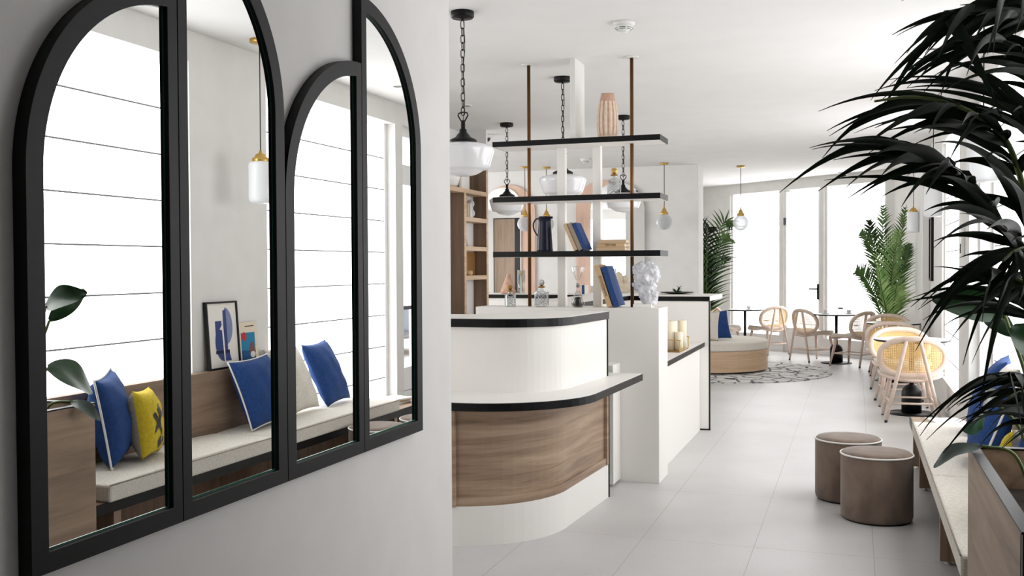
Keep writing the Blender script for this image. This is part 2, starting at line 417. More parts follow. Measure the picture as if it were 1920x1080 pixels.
# street window with transom and clear lower pane
f = MB(); 
def frm(y0, y1, z0, z1, t=0.045): f.ring([(y0, z0), (y1, z0), (y1, z1), (y0, z1)], [(y0+t, z0+t), (y1-t, z0+t), (y1-t, z1-t), (y0+t, z1-t)], 0.95, 1.02, 'x', m_frame_white)
frm(8.27, 8.88, 0.30, 2.36); frm(8.27, 8.88, 2.36, 2.80, 0.09)
f.box(0.95, 1.02, 8.31, 8.84, 0.34, 0.56, m_frame_white); f.box(0.93, 1.03, 8.27, 8.88, 2.26, 2.40, m_frame_white)
w3 = f.build('window_3', None); w3['kind'] = 'structure'
b = MB(); b.box(0.985, 0.99, 8.31, 8.84, 0.56, 2.3); b.box(0.985, 0.99, 8.35, 8.80, 2.44, 2.72); b.build('pane', m_pane, parent=w3)
b = MB(); i = b.mi(m_blind); b.box(0.962, 0.966, 8.315, 8.835, 1.13, 2.28); b.build('roller_blind', m_blind, parent=w3)
b = MB(); b.box(0.955, 0.972, 8.315, 8.835, 1.10, 1.135); b.build('blind_weight_bar', mat('grey_bar', lin(70, 70, 74), 0.5), parent=w3)
# window of the reception hall's front wall (local x -> +X, y outward -> -Y)
roman('window_5', 3.5, 0.5, 2.72, Matrix(((1, 0, 0, -7.2), (0, -1, 0, 3.60), (0, 0, 1, 0), (0, 0, 0, 1))), m_blind_hall)

roman('added_fill_window', 7.0, 0.5, 2.72, Matrix(((0, -1, 0, -10.24), (1, 0, 0, 6.0), (0, 0, 1, 0), (0, 0, 0, 1))), m_blind_fill)  # unseen glowing window, added to brighten the back of the hall

# angled far wall with two tall windows and the garden door
A0 = Vector((-2.73, 19.09)); dv = Vector((3.12, -2.56)).normalized(); nv = Vector((-dv.y, dv.x))
FARM = Matrix(((dv.x, nv.x, 0, A0.x), (dv.y, nv.y, 0, A0.y), (0, 0, 1, 0), (0, 0, 0, 1)))
b = MB()
b.box(-0.9, 4.30, 0, 0.3, 2.79, CEIL)
for s0, s1 in ((-0.9, 0.70), (4.10, 4.30)): b.box(s0, s1, 0, 0.3, 0, 2.79)
b.box(1.92, 2.0, 0, 0.2, 0, 2.79); b.box(2.80, 2.88, 0, 0.2, 0, 2.79)
b.box(0.70, 1.92, 0, 0.3, 0, 0.28); b.box(2.88, 4.10, 0, 0.3, 0, 0.28)
b.xform(FARM); struct(b, 'wall_far', m_wall)
roman('window_6', 1.22, 0.28, 2.79, FARM @ Matrix.Translation((0.70, 0.03, 0)), m_blind_far)
roman('window_7', 1.22, 0.28, 2.79, FARM @ Matrix.Translation((2.88, 0.03, 0)), m_blind_far)
dr = roman('door_1', 0.80, 0.42, 2.76, FARM @ Matrix.Translation((2.0, 0.02, 0)), m_blind_far)
b = MB(); b.box(2.0, 2.80, 0.02, 0.09, 0.0, 0.42); b.box(2.08, 2.72, 0.005, 0.02, 0.08, 0.36); b.xform(FARM); b.build('kick_panel', m_frame_white, parent=dr)
b = MB(); b.box(2.735, 2.765, 0.0, 0.02, 0.92, 1.18); b.box(2.60, 2.75, -0.045, -0.025, 1.085, 1.11); b.box(2.735, 2.755, -0.045, 0.01, 1.085, 1.11)
b.xform(FARM); b.build('door_handle', m_black, parent=dr)
b = MB()
for z in (0.42, 2.25): b.box(2.01, 2.03, -0.01, 0.02, z-0.06, z+0.06)
b.xform(FARM); b.build('hinge', m_dark, parent=dr)
b = MB(); P0 = FARM @ Vector((4.25, 0, 0)); b.prism([(P0.x, P0.y), (0.92, 15.3), (1.1, 15.3), (P0.x+0.3, P0.y+0.2)], 0, CEIL); struct(b, 'wall_far_right', m_wall)
b = MB(); b.box(-0.9, 0.7, -0.015, 0, 0, 0.09); b.box(0.7, 2.0, -0.012, 0, 0, 0.09); b.box(2.8, 4.2, -0.012, 0, 0, 0.09); b.xform(FARM); struct(b, 'baseboard_far', m_frame_white)
b = MB(); b.box(-10.3, -2.17, 14.605, 14.62, 0, 0.09); struct(b, 'baseboard_back', m_frame_white)

# the street outside the right wall (seen through window 3, in the mirror)
b = MB(); b.box(1.25, 16, -2, 30, -0.25, -0.16); struct(b, 'street_ground', m_pave)
b = MB(); b.box(9.0, 10.0, 8, 28, -0.16, 2.9, m_facade)
bd = b.build('street_building', None); tag(bd, 'pale low building across the street, seen through the transom in the mirror', 'building')
b = MB(); b.prism([(8.6, 2.9), (9.5, 3.8), (10.4, 2.9)], 8, 28, 'y'); b.build('roof', mat('grey_roof', lin(150, 146, 142), 0.9), parent=bd)
for y in (12, 15, 18, 21, 24):
    b = MB(); b.box(8.97, 9.0, y, y+1.1, 0.9, 2.1); b.build('window', m_carglass, parent=bd)

# ================================================================ MIRRORS
def arch_pane(y0, y1, zb, c, left, name, label):
    """quarter-arch mirror on the left wall; left=True: the curve falls to the left, apex at y1"""
    w = y1-y0; ts, tc, tb = 0.036, 0.047, 0.042; K = 28
    def outline(R, zbot, ya, side):
        pts = []
        yc = y1 if left else y0; sg = -1 if left else 1
        th0 = math.acos(min(1, side/R)) if side else PI/2
        for k in range(K+1):
            th = th0*(1-k/K)
            pts.append((yc+sg*R*math.cos(th), c+R*math.sin(th)))
        pts += [(yc+sg*R, zbot), (yc+sg*side, zbot)]
        return pts
    out = outline(w-0.001, zb, None, 0.001); inn = outline(w-tc, zb+tb, None, ts)
    t = thing(name, label, 'mirror', (-1.535, (y0+y1)/2, zb), world=True, group=None)
    b = MB(); b.ring(out, inn, -1.535, -1.502, 'x'); b.build('frame', m_black_mirror, t, bevel=0.0015)
    b = MB(); b.prism(inn, -1.534, -1.514, 'x'); b.build('mirror_glass', m_mirror, t)
    gi = [(p[0], p[1]) for p in inn]; cy = sum(p[0] for p in inn)/len(inn); cz = sum(p[1] for p in inn)/len(inn)
    g2 = [(cy+(p[0]-cy)*0.988, cz+(p[1]-cz)*0.9955) for p in inn]
    b = MB(); b.ring(gi, g2, -1.514, -1.5128, 'x'); b.build('glass_edge', m_glassedge, t)
    return t
YS = (1.503, 1.9637, 2.4245, 2.8852, 3.346)
arch_pane(YS[0], YS[1], 0.90, 1.690, True, 'wall_mirror', 'low quarter-arch black mirror at the far left, reflecting the yellow pillow')
arch_pane(YS[1], YS[2], 0.90, 1.915, False, 'wall_mirror', 'tall quarter-arch mirror, second from the left, reflecting the brass pendant and framed art')
arch_pane(YS[2], YS[3], 0.90, 1.695, True, 'wall_mirror', 'low quarter-arch mirror, third from the left, reflecting the beige and blue pillows')
arch_pane(YS[3], YS[4], 0.90, 1.915, False, 'wall_mirror', 'tall quarter-arch mirror nearest the wall corner, reflecting the street window')

# ================================================================ RECEPTION DESK
def curve_path(xl, yf, xs, yb, R, xe, n=16):
    """plan path: along the front (y=yf) from xl, round a corner of radius R, then along the side to (xe, yb)"""
    cx, cy = xs-R, yf+R; p = [(xl, yf)]
    for k in range(n+1):
        a = -PI/2+PI/2*k/n; p.append((cx+R*math.cos(a), cy+R*math.sin(a)))
    p.append((xe, yb)); return p
desk = thing('reception_desk', 'curved white reception desk with oak panel and black edged counters beside the mirror wall', 'desk', (-2.2, 5.6, 0), world=True)
pb = curve_path(-3.6, 4.905, -1.565, 6.29, 0.62, -1.515)
b = MB(); b.strip(pb, 0.06, 0.0, 0.215); b.build('plinth', m_paint, desk)
b = MB(); b.strip(curve_path(-3.6, 4.920, -1.580, 6.288, 0.61, -1.530), 0.05, 0.215, 0.742); pn = b.build('front_panel', m_oak, desk)
b = MB()
b.strip(curve_path(-3.6, 4.905, -1.565, 6.29, 0.62, -1.515), 0.02, 0.215, 0.262); b.strip(curve_path(-3.6, 4.905, -1.565, 6.29, 0.62, -1.515), 0.02, 0.715, 0.742)
b.box(-1.555, -1.512, 6.245, 6.295, 0.215, 0.742); b.box(-2.06, -2.02, 4.903, 4.925, 0.215, 0.742)
b.build('panel_trim', m_oak, pn)
# lower ledge: white top with black edge band
lp = curve_path(-3.6, 4.84, -1.375, 6.50, 0.62, -1.335)
inner = [(-1.90, 6.50), (-1.90, 5.70), (-2.3, 5.35), (-3.6, 5.35)]
b = MB(); b.prism(lp+inner, 0.742, 0.787); b.build('lower_counter', m_paint, desk)
b = MB(); b.strip(lp, -0.004, 0.742, 0.7845); b.box(-1.62, -1.334, 6.50, 6.504, 0.742, 0.7845); b.build('lower_counter_edge', m_edge, desk)
# upper white panel and counter
ub = curve_path(-3.6, 5.27, -1.575, 6.285, 0.40, -1.522)
b = MB(); b.strip(ub, 0.05, 0.787, 1.157); b.build('upper_panel', m_paint, desk)
tp = curve_path(-3.6, 5.245, -1.56, 6.295, 0.42, -1.512)
tin = [(-1.93, 6.295), (-1.95, 6.0), (-2.05, 5.80), (-2.25, 5.70), (-3.6, 5.70)]
b = MB(); b.prism(tp+tin, 1.157, 1.207); b.build('top_counter', m_paint, desk)
b = MB(); b.strip(tp, -0.004, 1.157, 1.2045); b.box(-1.93, -1.509, 6.295, 6.299, 1.157, 1.2045); b.build('top_counter_edge', m_edge, desk)
b = MB(); b.box(-1.93, -1.508, 6.292, 6.30, 0.0, 0.742); b.box(-1.93, -1.515, 6.288, 6.299, 0.787, 1.157); b.build('end_panel', m_black, desk)
b = MB(); b.strip([(-3.6, 5.69), (-2.25, 5.69), (-1.95, 5.95), (-1.93, 6.285)], 0.04, 0.787, 1.157); b.build('inner_panel', m_paint, desk)

# low white partition block with the shelf divider on it
hw = MB(); hw.box(-2.62, -1.276, 6.783, 7.115, 0, 1.207); o = hw.build('half_wall', m_paint, org=(-1.9, 6.95, 0), bevel=0.002)
tag(o, 'white boxy half wall behind the desk carrying the shelf divider', 'half wall')
b = MB(); b.box(-1.66, -1.545, 6.56, 6.78, 0.02, 0.83); o = b.build('service_box', m_paint, org=(-1.6, 6.67, 0.0), bevel=0.003)
tag(o, 'narrow white box standing between the desk end and the half wall', 'box')
dv_ = thing('shelf_divider', 'open divider of three black edged shelves on copper poles above the half wall', 'shelf', (-1.88, 6.95, 1.207), world=True)
for z0, z1 in ((2.362, 2.400), (1.962, 2.000), (1.566, 1.606)):
    b = MB(); b.box(-2.484, -1.274, 6.806, 7.094, z0, z1); sh = b.build('shelf', m_paint, dv_)
    b = MB(); b.box(-2.490, -1.268, 6.80, 6.806, z0, z1); b.box(-1.274, -1.268, 6.806, 7.10, z0, z1); b.box(-2.490, -2.484, 6.806, 7.10, z0, z1); b.box(-2.484, -1.274, 7.094, 7.10, z0, z1)
    b.build('edge_band', m_edge, sh)
for x in (-1.497, -2.260):
    b = MB(); b.tube([(x, 6.95, 1.207), (x, 6.95, CEIL)], 0.0125, 14); po = b.build('pole', m_copper, dv_)
    b = MB(); b.lathe([(0.052, CEIL-0.008), (0.055, CEIL)], (x, 6.95, 0), 24); part_label(b.build('ceiling_flange', m_plastic, po), 'white ceiling disc')
for x in (-2.029, -1.763):
    b = MB(); b.box(x-0.029, x+0.029, 6.985, 7.043, 1.207, 2.362); b.build('post', m_paint, dv_, bevel=0.002)
b = MB(); b.box(-1.918, -1.880, 6.84, 7.10, 2.40, CEIL); b.build('hanging_panel', m_wall, dv_, bevel=0.002)

# ================================================================ COUNTER BEHIND THE HALF WALL
bar = thing('service_counter', 'white service counter with black edged top behind the half wall', 'counter', (-1.8, 8.6, 0), world=True)
b = MB(); b.box(-2.45, -1.262, 9.13, 9.17, 0.012, 1.173); b.build('end_panel', m_paint, bar)
b = MB(); b.box(-1.262, -1.252, 9.128, 9.172, 0.0, 1.173); b.box(-2.4, -1.252, 9.126, 9.17, 0.0, 0.012); b.build('edge_strip', m_edge, bar)
b = MB(); b.prism([(-2.5, 7.6), (-2.03, 7.6), (-2.03, 9.3), (-1.75, 9.128), (-1.255, 9.128), (-1.255, 10.05), (-2.5, 10.05)], 1.175, 1.2175); b.build('counter_top', m_paint, bar)
b = MB(); b.box(-1.77, -1.252, 9.122, 9.128, 1.175, 1.216); b.bar((-1.76, 9.128, 1.1955), (-2.03, 9.298, 1.1955), 0.006, 0.041); b.box(-2.034, -2.026, 7.6, 9.3, 1.175, 1.216); b.build('counter_edge', m_edge, bar)
b = MB(); b.prism([(-2.46, 7.62), (-2.06, 7.62), (-2.06, 9.18), (-1.60, 9.18), (-1.60, 10.0), (-2.46, 10.0)], 0.0, 1.175); b.build('cabinet', m_paint, bar)
b = MB(); b.box(-2.05, -1.302, 7.117, 9.128, 0.762, 0.802); wt = b.build('worktop', m_paint, bar)
b = MB(); b.box(-1.302, -1.298, 7.117, 8.35, 0.762, 0.800); b.box(-1.302, -1.298, 8.355, 9.126, 0.762, 0.800); b.build('worktop_edge', m_edge, wt)
b = MB(); b.box(-2.05, -1.34, 7.117, 9.128, 0.0, 0.762); b.build('worktop_cabinet', m_paint, bar)

bk = thing('back_bar', 'long white back bar with a black front edge under the arched mirrors', 'counter', (-3.4, 12.0, 0), world=True)
b = MB(); b.box(-5.2, -2.3, 11.72, 12.35, 0, 1.105); b.build('cabinet', m_paint, bk)
b = MB(); b.box(-5.25, -2.25, 11.69, 12.40, 1.105, 1.152); b.build('counter_top', m_paint, bk)
b = MB(); b.box(-5.25, -2.25, 11.684, 11.69, 1.105, 1.150); b.box(-2.25, -2.244, 11.684, 12.4, 1.105, 1.150); b.build('counter_edge', m_edge, bk)

# bookcase against the left wall
bc = thing('bookcase', 'oak bookcase with open bays on the left wall behind the desk', 'bookcase', (-3.9, 9.0, 0), world=True)
for y, zt in ((10.04, 2.62), (9.40, 2.27), (7.60, 2.62)):
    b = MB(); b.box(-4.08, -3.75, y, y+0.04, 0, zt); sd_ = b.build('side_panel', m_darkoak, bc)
    b = MB(); b.box(-3.752, -3.745, y-0.005, y+0.045, 0, zt); b.build('front_edge', m_oak_light, sd_)
b = MB(); b.box(-3.915, -3.90, 7.64, 10.04, 0, 2.25); part_label(b.build('back_board', m_wall, bc), 'white back board')
for z, y0 in ((2.27, 7.64), (1.985, 9.44), (1.685, 9.44), (1.385, 9.44)):
    b = MB(); b.box(-4.07 if z > 2.2 else -3.90, -3.746, y0, 10.04, z-0.022, z+0.022); b.build('shelf', m_oak_light, bc)

# ================================================================ generic builders
def rotm(a, ax): return Matrix.Rotation(a, 4, ax)
def make_pillow(name, label, w, h, t, m, M4, pipe=None, group=None, seed=1, extra=None, cat='pillow'):
    """cushion standing in local XZ (thickness along Y), bottom edge at local z=0"""
    r = random.Random(seed); n = 18; b = MB(); i = b.mi(m)
    ph = [r.uniform(0, 6) for _ in range(6)]
    def pos(u, v, s):
        x = w/2*u*(1-0.07*(1-v*v)); z = h/2*v*(1-0.07*(1-u*u))
        e = max(0, (1-u*u)*(1-v*v))**0.42
        wr = 0.006*math.sin(7*u+3*v+ph[0])*math.sin(5*v-2*u+ph[1])+0.004*math.sin(11*v+ph[2]+4*u)
        return Vector((x, s*(t/2*e+wr*e), z+h/2))
    G = {}
    for s in (-1, 1):
        for a in range(n+1):
            for c in range(n+1):
                if s == 1 and (a in (0, n) or c in (0, n)): G[s, a, c] = G[-1, a, c]; continue
                G[s, a, c] = b.bm.verts.new(pos(-1+2*a/n, -1+2*c/n, s))
        for a in range(n):
            for c in range(n):
                q = (G[s, a, c], G[s, a+1, c], G[s, a+1, c+1], G[s, a, c+1]); b.face(q if s == -1 else q[::-1], i, True)
    loc = M4.translation.copy()
    R3 = M4.copy(); R3.translation = (0, 0, 0)
    b.xform(R3); o = b.build(name, None); o.location = loc
    tag(o, label, cat, group)
    if pipe:
        edge = [(-1+2*k/n, -1) for k in range(n)]+[(1, -1+2*k/n) for k in range(n)]+[(1-2*k/n, 1) for k in range(n)]+[(-1, 1-2*k/n) for k in range(n)]
        p = MB(); p.tube([pos(u, v, 1) for u, v in edge], 0.006, 6, closed=True); p.xform(R3); part_label(p.build('piping', pipe, o), 'white piping')
    if extra:
        def inside(u, v, poly):
            c = False
            for (x0, y0), (x1, y1) in zip(poly, poly[1:]+poly[:1]):
                if (y0 > v) != (y1 > v) and u < (x1-x0)*(v-y0)/(y1-y0)+x0: c = not c
            return c
        p = MB(); g = 70
        for a in range(g):
            for c in range(g):
                u0, v0, d_ = -1+2*a/g, -1+2*c/g, 2/g
                if any(inside(u0+d_/2, v0+d_/2, q) for q in extra):
                    vs = []
                    for u, v in ((u0, v0), (u0+d_, v0), (u0+d_, v0+d_), (u0, v0+d_)):
                        q = pos(u, v, -1); q.y -= 0.0025; vs.append(p.bm.verts.new(q))
                    p.face(vs)
        bmesh.ops.remove_doubles(p.bm, verts=p.bm.verts[:], dist=1e-5)
        p.xform(R3); part_label(p.build('star_print', m_sandfill, o), 'black star shapes printed on the cover')
    return o
def PM(x, y, z, face, lean, spin=0.0):
    """pillow placement: face = heading of its front (its local -Y), lean back angle, spin in its own plane"""
    return Matrix.Translation((x, y, z)) @ rotm(face, 'Z') @ rotm(-lean, 'X') @ rotm(spin, 'Y')

def make_book(name, label, w, d, h, M4, m, group=None, title=None):
    """book lying: w along x (spine length), d along y (spine at y=-d/2), thickness h along z"""
    t = 0.003; b = MB()
    b.box(-w/2, w/2, -d/2, d/2, 0, t); b.box(-w/2, w/2, -d/2, d/2, h-t, h); b.box(-w/2, w/2, -d/2, -d/2+t, t, h-t)
    R3 = M4.copy(); loc = M4.translation.copy(); R3.translation = (0, 0, 0)
    b.xform(R3); o = b.build(name, m, bevel=0.0008); o.location = loc; tag(o, label, 'book', group)
    p = MB(); p.box(-w/2+0.004, w/2-0.004, -d/2+t, d/2-0.004, t, h-t); p.xform(R3); p.build('pages', m_pagecream, o)
    if title:
        c = bpy.data.curves.new('t', 'FONT'); c.body = title; c.size = h*0.72; c.align_x = 'CENTER'; c.align_y = 'CENTER'; c.extrude = 0.0004
        q = bpy.data.objects.new('t', c); C.objects.link(q); bpy.context.view_layer.update()
        me = bpy.data.meshes.new_from_object(q.evaluated_get(bpy.context.evaluated_depsgraph_get())); bpy.data.objects.remove(q)
        xs = [v.co.x for v in me.vertices]; ww = max(xs)-min(xs); k = min(1.0, w*0.86/ww)
        me.transform(R3 @ Matrix.Translation((0, -d/2-0.0006, h/2)) @ rotm(PI/2, 'X') @ Matrix.Diagonal((k, 1, 1, 1)))
        me.materials.append(m_ink); tx = bpy.data.objects.new('spine_title', me); C.objects.link(tx); tx.parent = o
    return o
def BK_up(x, y, z, yaw_, lean): # upright book: spine facing the camera (-y), leaning about y
    # local: x(spine length)->up, y-> depth, z(thickness)-> x
    base = Matrix(((0, 0, 1, 0), (0, 1, 0, 0), (1, 0, 0, 0), (0, 0, 0, 1)))
    return Matrix.Translation((x, y, z)) @ rotm(yaw_, 'Z') @ rotm(lean, 'Y') @ base

def leaf_strip(b, a, c, w, bulge, i, rnd, n=9, side=None):
    """long tapering leaflet from a to c, V-folded"""
    a, c = Vector(a), Vector(c); d = c-a; ln = d.length
    mid = (a+c)/2+Vector((rnd.uniform(-.03, .03), rnd.uniform(-.03, .03), bulge*ln))
    sd = side or Vector((rnd.uniform(-.5, .5), 1.0, rnd.uniform(-.6, .6)))
    rows = []
    for k in range(n+1):
        t = k/n; p = a*(1-t)**2+mid*2*t*(1-t)+c*t*t
        tg = ((mid-a)*(1-t)+(c-mid)*t).normalized()
        s = tg.cross(sd)
        s = (s if s.length > 1e-4 else Vector((0, 0, 1))).normalized()
        nr = s.cross(tg).normalized()
        ww = w/2*(0.45+2.2*t if t < 0.25 else 1.0)*(1-max(0, (t-0.22)/0.78))**1.15+0.0007
        rows.append((b.bm.verts.new(p-s*ww+nr*ww*0.35), b.bm.verts.new(p), b.bm.verts.new(p+s*ww+nr*ww*0.35)))
    for q, r in zip(rows, rows[1:]):
        b.face((q[0], q[1], r[1], r[0]), i, True); b.face((q[1], q[2], r[2], r[1]), i, True)

def feather_frond(b, pts, lmax, count, wid, ml, ms, rnd, droop=0.25, r0=0.010, tw=0.0):
    """pinnate palm frond along a rachis given by control points"""
    R = bez(pts, 26); i = b.mi(ml)
    b.tube(R, [r0*(1-0.8*k/26)+0.0015 for k in range(27)], 6, ms)
    for k in range(count):
        t = 0.22+0.76*k/count; f = t*26; q = int(f); u = f-q
        p = R[q].lerp(R[min(q+1, 26)], u); tg = (R[min(q+1, 26)]-R[q]).normalized()
        sd = tg.cross(Vector((0, 0, 1)));
        if sd.length < 1e-3: sd = Vector((1, 0, 0))
        sd.normalize(); upv = sd.cross(tg)
        sd, upv = sd*math.cos(tw)+upv*math.sin(tw), upv*math.cos(tw)-sd*math.sin(tw)
        ll = lmax*(math.sin(PI*min(1, 0.18+0.82*t))**0.6)*(1-0.35*max(0, t-0.6)/0.4)
        for s in (-1, 1):
            dr = (sd*s*0.82+tg*0.62+upv*0.22)*ll*rnd.uniform(0.88, 1.08)
            tip = p+dr-Vector((0, 0, droop*ll*rnd.uniform(0.6, 1.4)))
            leaf_strip(b, p, tip, wid, 0.14, i, rnd, 5, side=upv)

# ================================================================ SEATING ON THE RIGHT
bench = thing('bench', 'long oak window bench with dark edge and cream seat cushions along the right wall', 'bench', (0.6, 5.9, 0), world=True)
b = MB(); b.box(0.385, 0.868, 3.806, 7.92, 0.335, 0.372); b.build('seat_board', m_oak_y, bench)
b = MB(); b.box(0.377, 0.385, 3.806, 7.92, 0.318, 0.372); b.box(0.377, 0.868, 7.92, 7.928, 0.318, 0.372); b.build('board_edge', m_edge, bench)
b = MB(); b.box(0.80, 0.86, 3.87, 5.97, 0.372, 0.848); b.build('backrest', m_oak_y, bench, bevel=0.002)
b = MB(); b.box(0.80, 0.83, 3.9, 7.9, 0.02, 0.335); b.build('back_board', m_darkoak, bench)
for y in (3.95, 5.37, 7.09, 7.84):
    b = MB(); b.box(0.40, 0.80, y, y+0.05, 0.018, 0.335); lg = b.build('leg', m_oak_v, bench)
    for x in (0.44, 0.76):
        b = MB(); b.lathe([(0.018, 0), (0.018, 0.006), (0.007, 0.008), (0.007, 0.02)], (x, y+0.025, 0), 12); part_label(b.build('levelling_foot', m_plastic, lg), 'white levelling foot')
def cushion(y0, y1, label):
    b = MB(); v = b.box(0.355, 0.80, y0, y1, 0, 0.085)
    bmesh.ops.subdivide_edges(b.bm, edges=b.bm.edges[:], cuts=6, use_grid_fill=True)
    for q in b.bm.verts:
        if q.co.z > 0.08:
            a = (q.co.y-y0)/(y1-y0); q.co.z += 0.012*min(1, 6*a*(1-a))
    b.xform(Matrix.Translation((0, 0, 0.3725)))
    o = b.build('seat_cushion', m_linen, bevel=0.012, smooth=False, org=(0.58, (y0+y1)/2, 0.3725)); tag(o, label, 'cushion', 'cushions on the window bench')
    p = MB(); p.tube([(0.357, y0+0.004, 0.456), (0.357, y1-0.004, 0.456)], 0.004, 6); p.xform(Matrix.Translation((-0.58, -(y0+y1)/2, -0.3725))); p.build('seam', m_grey_cloth, o)
cushion(3.875, 5.318, 'cream linen seat cushion on the bench beside the oak planter')
cushion(5.330, 7.10, 'cream linen seat cushion at the far end of the bench under the window')

# planter
pl = thing('planter', 'tall oak planter box with dark rim at the near end of the bench', 'planter', (0.62, 3.25, 0), world=True)
for q in ((0.372, 0.400, 2.628, 3.80), (0.840, 0.868, 2.628, 3.80), (0.400, 0.840, 3.772, 3.80)):
    b = MB(); b.box(*q, 0, 0.862); b.build('side_panel', m_oak_y, pl)
b = MB(); b.box(0.373, 0.868, 2.60, 2.628, 0, 0.862); part_label(b.build('end_panel', m_black, pl), 'black end panel')
b = MB(); b.ring([(0.370, 2.598), (0.868, 2.598), (0.868, 3.803), (0.370, 3.803)], [(0.404, 2.632), (0.838, 2.632), (0.838, 3.768), (0.404, 3.768)], 0.862, 0.868, 'z'); b.build('rim', m_edge, pl)
b = MB(); b.box(0.401, 0.839, 2.63, 3.771, 0.70, 0.73); b.build('soil', m_soil, pl)

# pillows on the bench
make_pillow('pillow', 'blue pillow with white piping propped against the planter, beside the yellow pillow', 0.46, 0.47, 0.20, m_blue, PM(0.68, 4.32, 0.480, -2.11, 0.16, 0.05), m_piping, seed=3)
st = [[(-0.8, 0.55), (-0.1, 0.35), (0.0, 0.0), (0.15, 0.3), (0.5, 0.2), (0.25, -0.05), (0.6, -0.35), (0.0, -0.2), (-0.35, -0.5), (-0.2, 0.05)], [(-0.9, -0.55), (-0.5, -0.5), (-0.4, -0.75), (-0.25, -0.45), (0.1, -0.6), (-0.1, -0.85)]]
st = [[(u*0.62+0.30, v) for u, v in q] for q in st]
yp = make_pillow('pillow', 'mustard yellow and grey pillow with black star print on the bench', 0.33, 0.37, 0.17, m_yellow, PM(0.60, 4.47, 0.478, -2.0, 0.14, -0.04), None, seed=5, extra=st)
yp.data.materials.append(m_grey_cloth)
for p in yp.data.polygons:
    if p.index >= len(yp.data.polygons)//2: p.material_index = 1
make_pillow('pillow', 'large blue pillow with white piping leaning on the oak backrest, below the framed print', 0.46, 0.46, 0.17, m_blue, PM(0.58, 5.63, 0.478, -PI/2, 0.36, 0.04), m_piping, seed=8)
make_pillow('pillow', 'beige linen pillow between the two blue pillows on the bench', 0.48, 0.50, 0.17, m_linen, PM(0.66, 6.18, 0.478, -PI/2-0.08, 0.40, 0.02), None, seed=11)
make_pillow('pillow', 'blue pillow against the window blind at the far end of the bench', 0.48, 0.50, 0.16, m_blue, PM(0.67, 6.70, 0.476, -PI/2-0.14, 0.42, 0.015), None, seed=14)

# pictures standing on the backrest
fa = thing('framed_print', 'black framed abstract blue print leaning on the bench backrest against the pier', 'picture', (0.825, 5.475, 0.8485))
W_, H_ = 0.335, 0.435
lean = rotm(math.radians(5.0), 'Y') @ rotm(PI/2, 'Z')   # picture plane YZ facing -X
def PICM(mb): return mb.xform(Matrix(((0, 1, 0, 0), (-1, 0, 0, 0), (0, 0, 1, 0), (0, 0, 0, 1)))).xform(rotm(math.radians(4.0), 'Y'))
b = MB(); b.ring([(-W_/2, 0), (W_/2, 0), (W_/2, H_), (-W_/2, H_)], [(-W_/2+.012, .012), (W_/2-.012, .012), (W_/2-.012, H_-.012), (-W_/2+.012, H_-.012)], -0.012, 0.012, 'y'); PICM(b).build('frame', m_black, fa)
b = MB(); b.box(-W_/2+.012, W_/2-.012, -0.002, 0.004, .012, H_-.012); pr_ = PICM(b).build('print', m_paper, fa)
ic = [mat('ink_blue', lin(58, 72, 128), 0.9), mat('ink_grey_blue', lin(128, 138, 172), 0.9), mat('ink_dark_blue', lin(28, 34, 72), 0.9)]
b = MB()
def shp(poly, m, d): b.prism(poly, -d-0.0006, -d, 'y', m)
def mirx(poly): return [(-x, z) for x, z in poly]   # the mirror shows the print reversed
arc = lambda cx, cz, rx, rz, a0, a1, n=14: [(cx+rx*math.cos(a0+(a1-a0)*k/n), cz+rz*math.sin(a0+(a1-a0)*k/n)) for k in range(n+1)]
shp(mirx(arc(0.035, 0.275, 0.075, 0.12, -PI/2, PI/2)), ic[1], 0.002)
shp(mirx([(0.005, 0.06), (0.045, 0.06), (0.045, 0.385), (0.012, 0.375)]), ic[0], 0.0027)
shp(mirx(arc(0.0, 0.17, 0.085, 0.12, PI/2, 3*PI/2)), ic[0], 0.0034)
shp(mirx([(-0.075, 0.22), (-0.01, 0.22), (-0.01, 0.31), (-0.075, 0.31)]), ic[0], 0.0027)
shp(mirx([(-0.085, 0.10), (0.06, 0.10), (0.06, 0.12), (-0.085, 0.12)]), ic[2], 0.0041)
shp(mirx([(0.0, 0.05), (0.075, 0.05), (0.06, 0.10), (0.0, 0.10)]), ic[0], 0.0034)
shp(mirx([(-0.002, 0.03), (0.010, 0.03), (0.006, 0.27), (-0.004, 0.29), (-0.035, 0.255), (-0.01, 0.25)]), m_paper, 0.0048)
PICM(b).build('printed_shapes', None, pr_)
sp = thing('art_card', 'small cream poster with a blue and red painting beside the framed print', 'poster', (0.838, 5.77, 0.8485))
b = MB(); b.box(-0.11, 0.11, -0.002, 0.002, 0, 0.285); pc = PICM(b).build('card', m_pagecream, sp)
b = MB()
shp([(-0.08, 0.03), (0.08, 0.03), (0.08, 0.215), (-0.08, 0.215)], mat('sea_blue_print', lin(42, 132, 172), 0.9), 0.002)
shp([(-0.08, 0.03), (0.08, 0.03), (0.08, 0.10), (-0.08, 0.09)], mat('deep_blue_print', lin(36, 86, 138), 0.9), 0.0026)
shp(arc(0.045, 0.19, 0.026, 0.03, 0, 2*PI), mat('red_print', lin(206, 50, 46), 0.9), 0.0032)
shp([(-0.075, 0.05), (-0.02, 0.05), (-0.01, 0.10), (-0.03, 0.15), (-0.06, 0.15)], mat('brown_print', lin(130, 84, 70), 0.9), 0.0032)
shp(arc(-0.045, 0.065, 0.03, 0.022, 0, 2*PI), m_paper, 0.0038)
shp([(-0.075, 0.255), (0.03, 0.255), (0.03, 0.261), (-0.075, 0.261)], m_ink, 0.0021)
PICM(b).build('painting_print', None, pc)
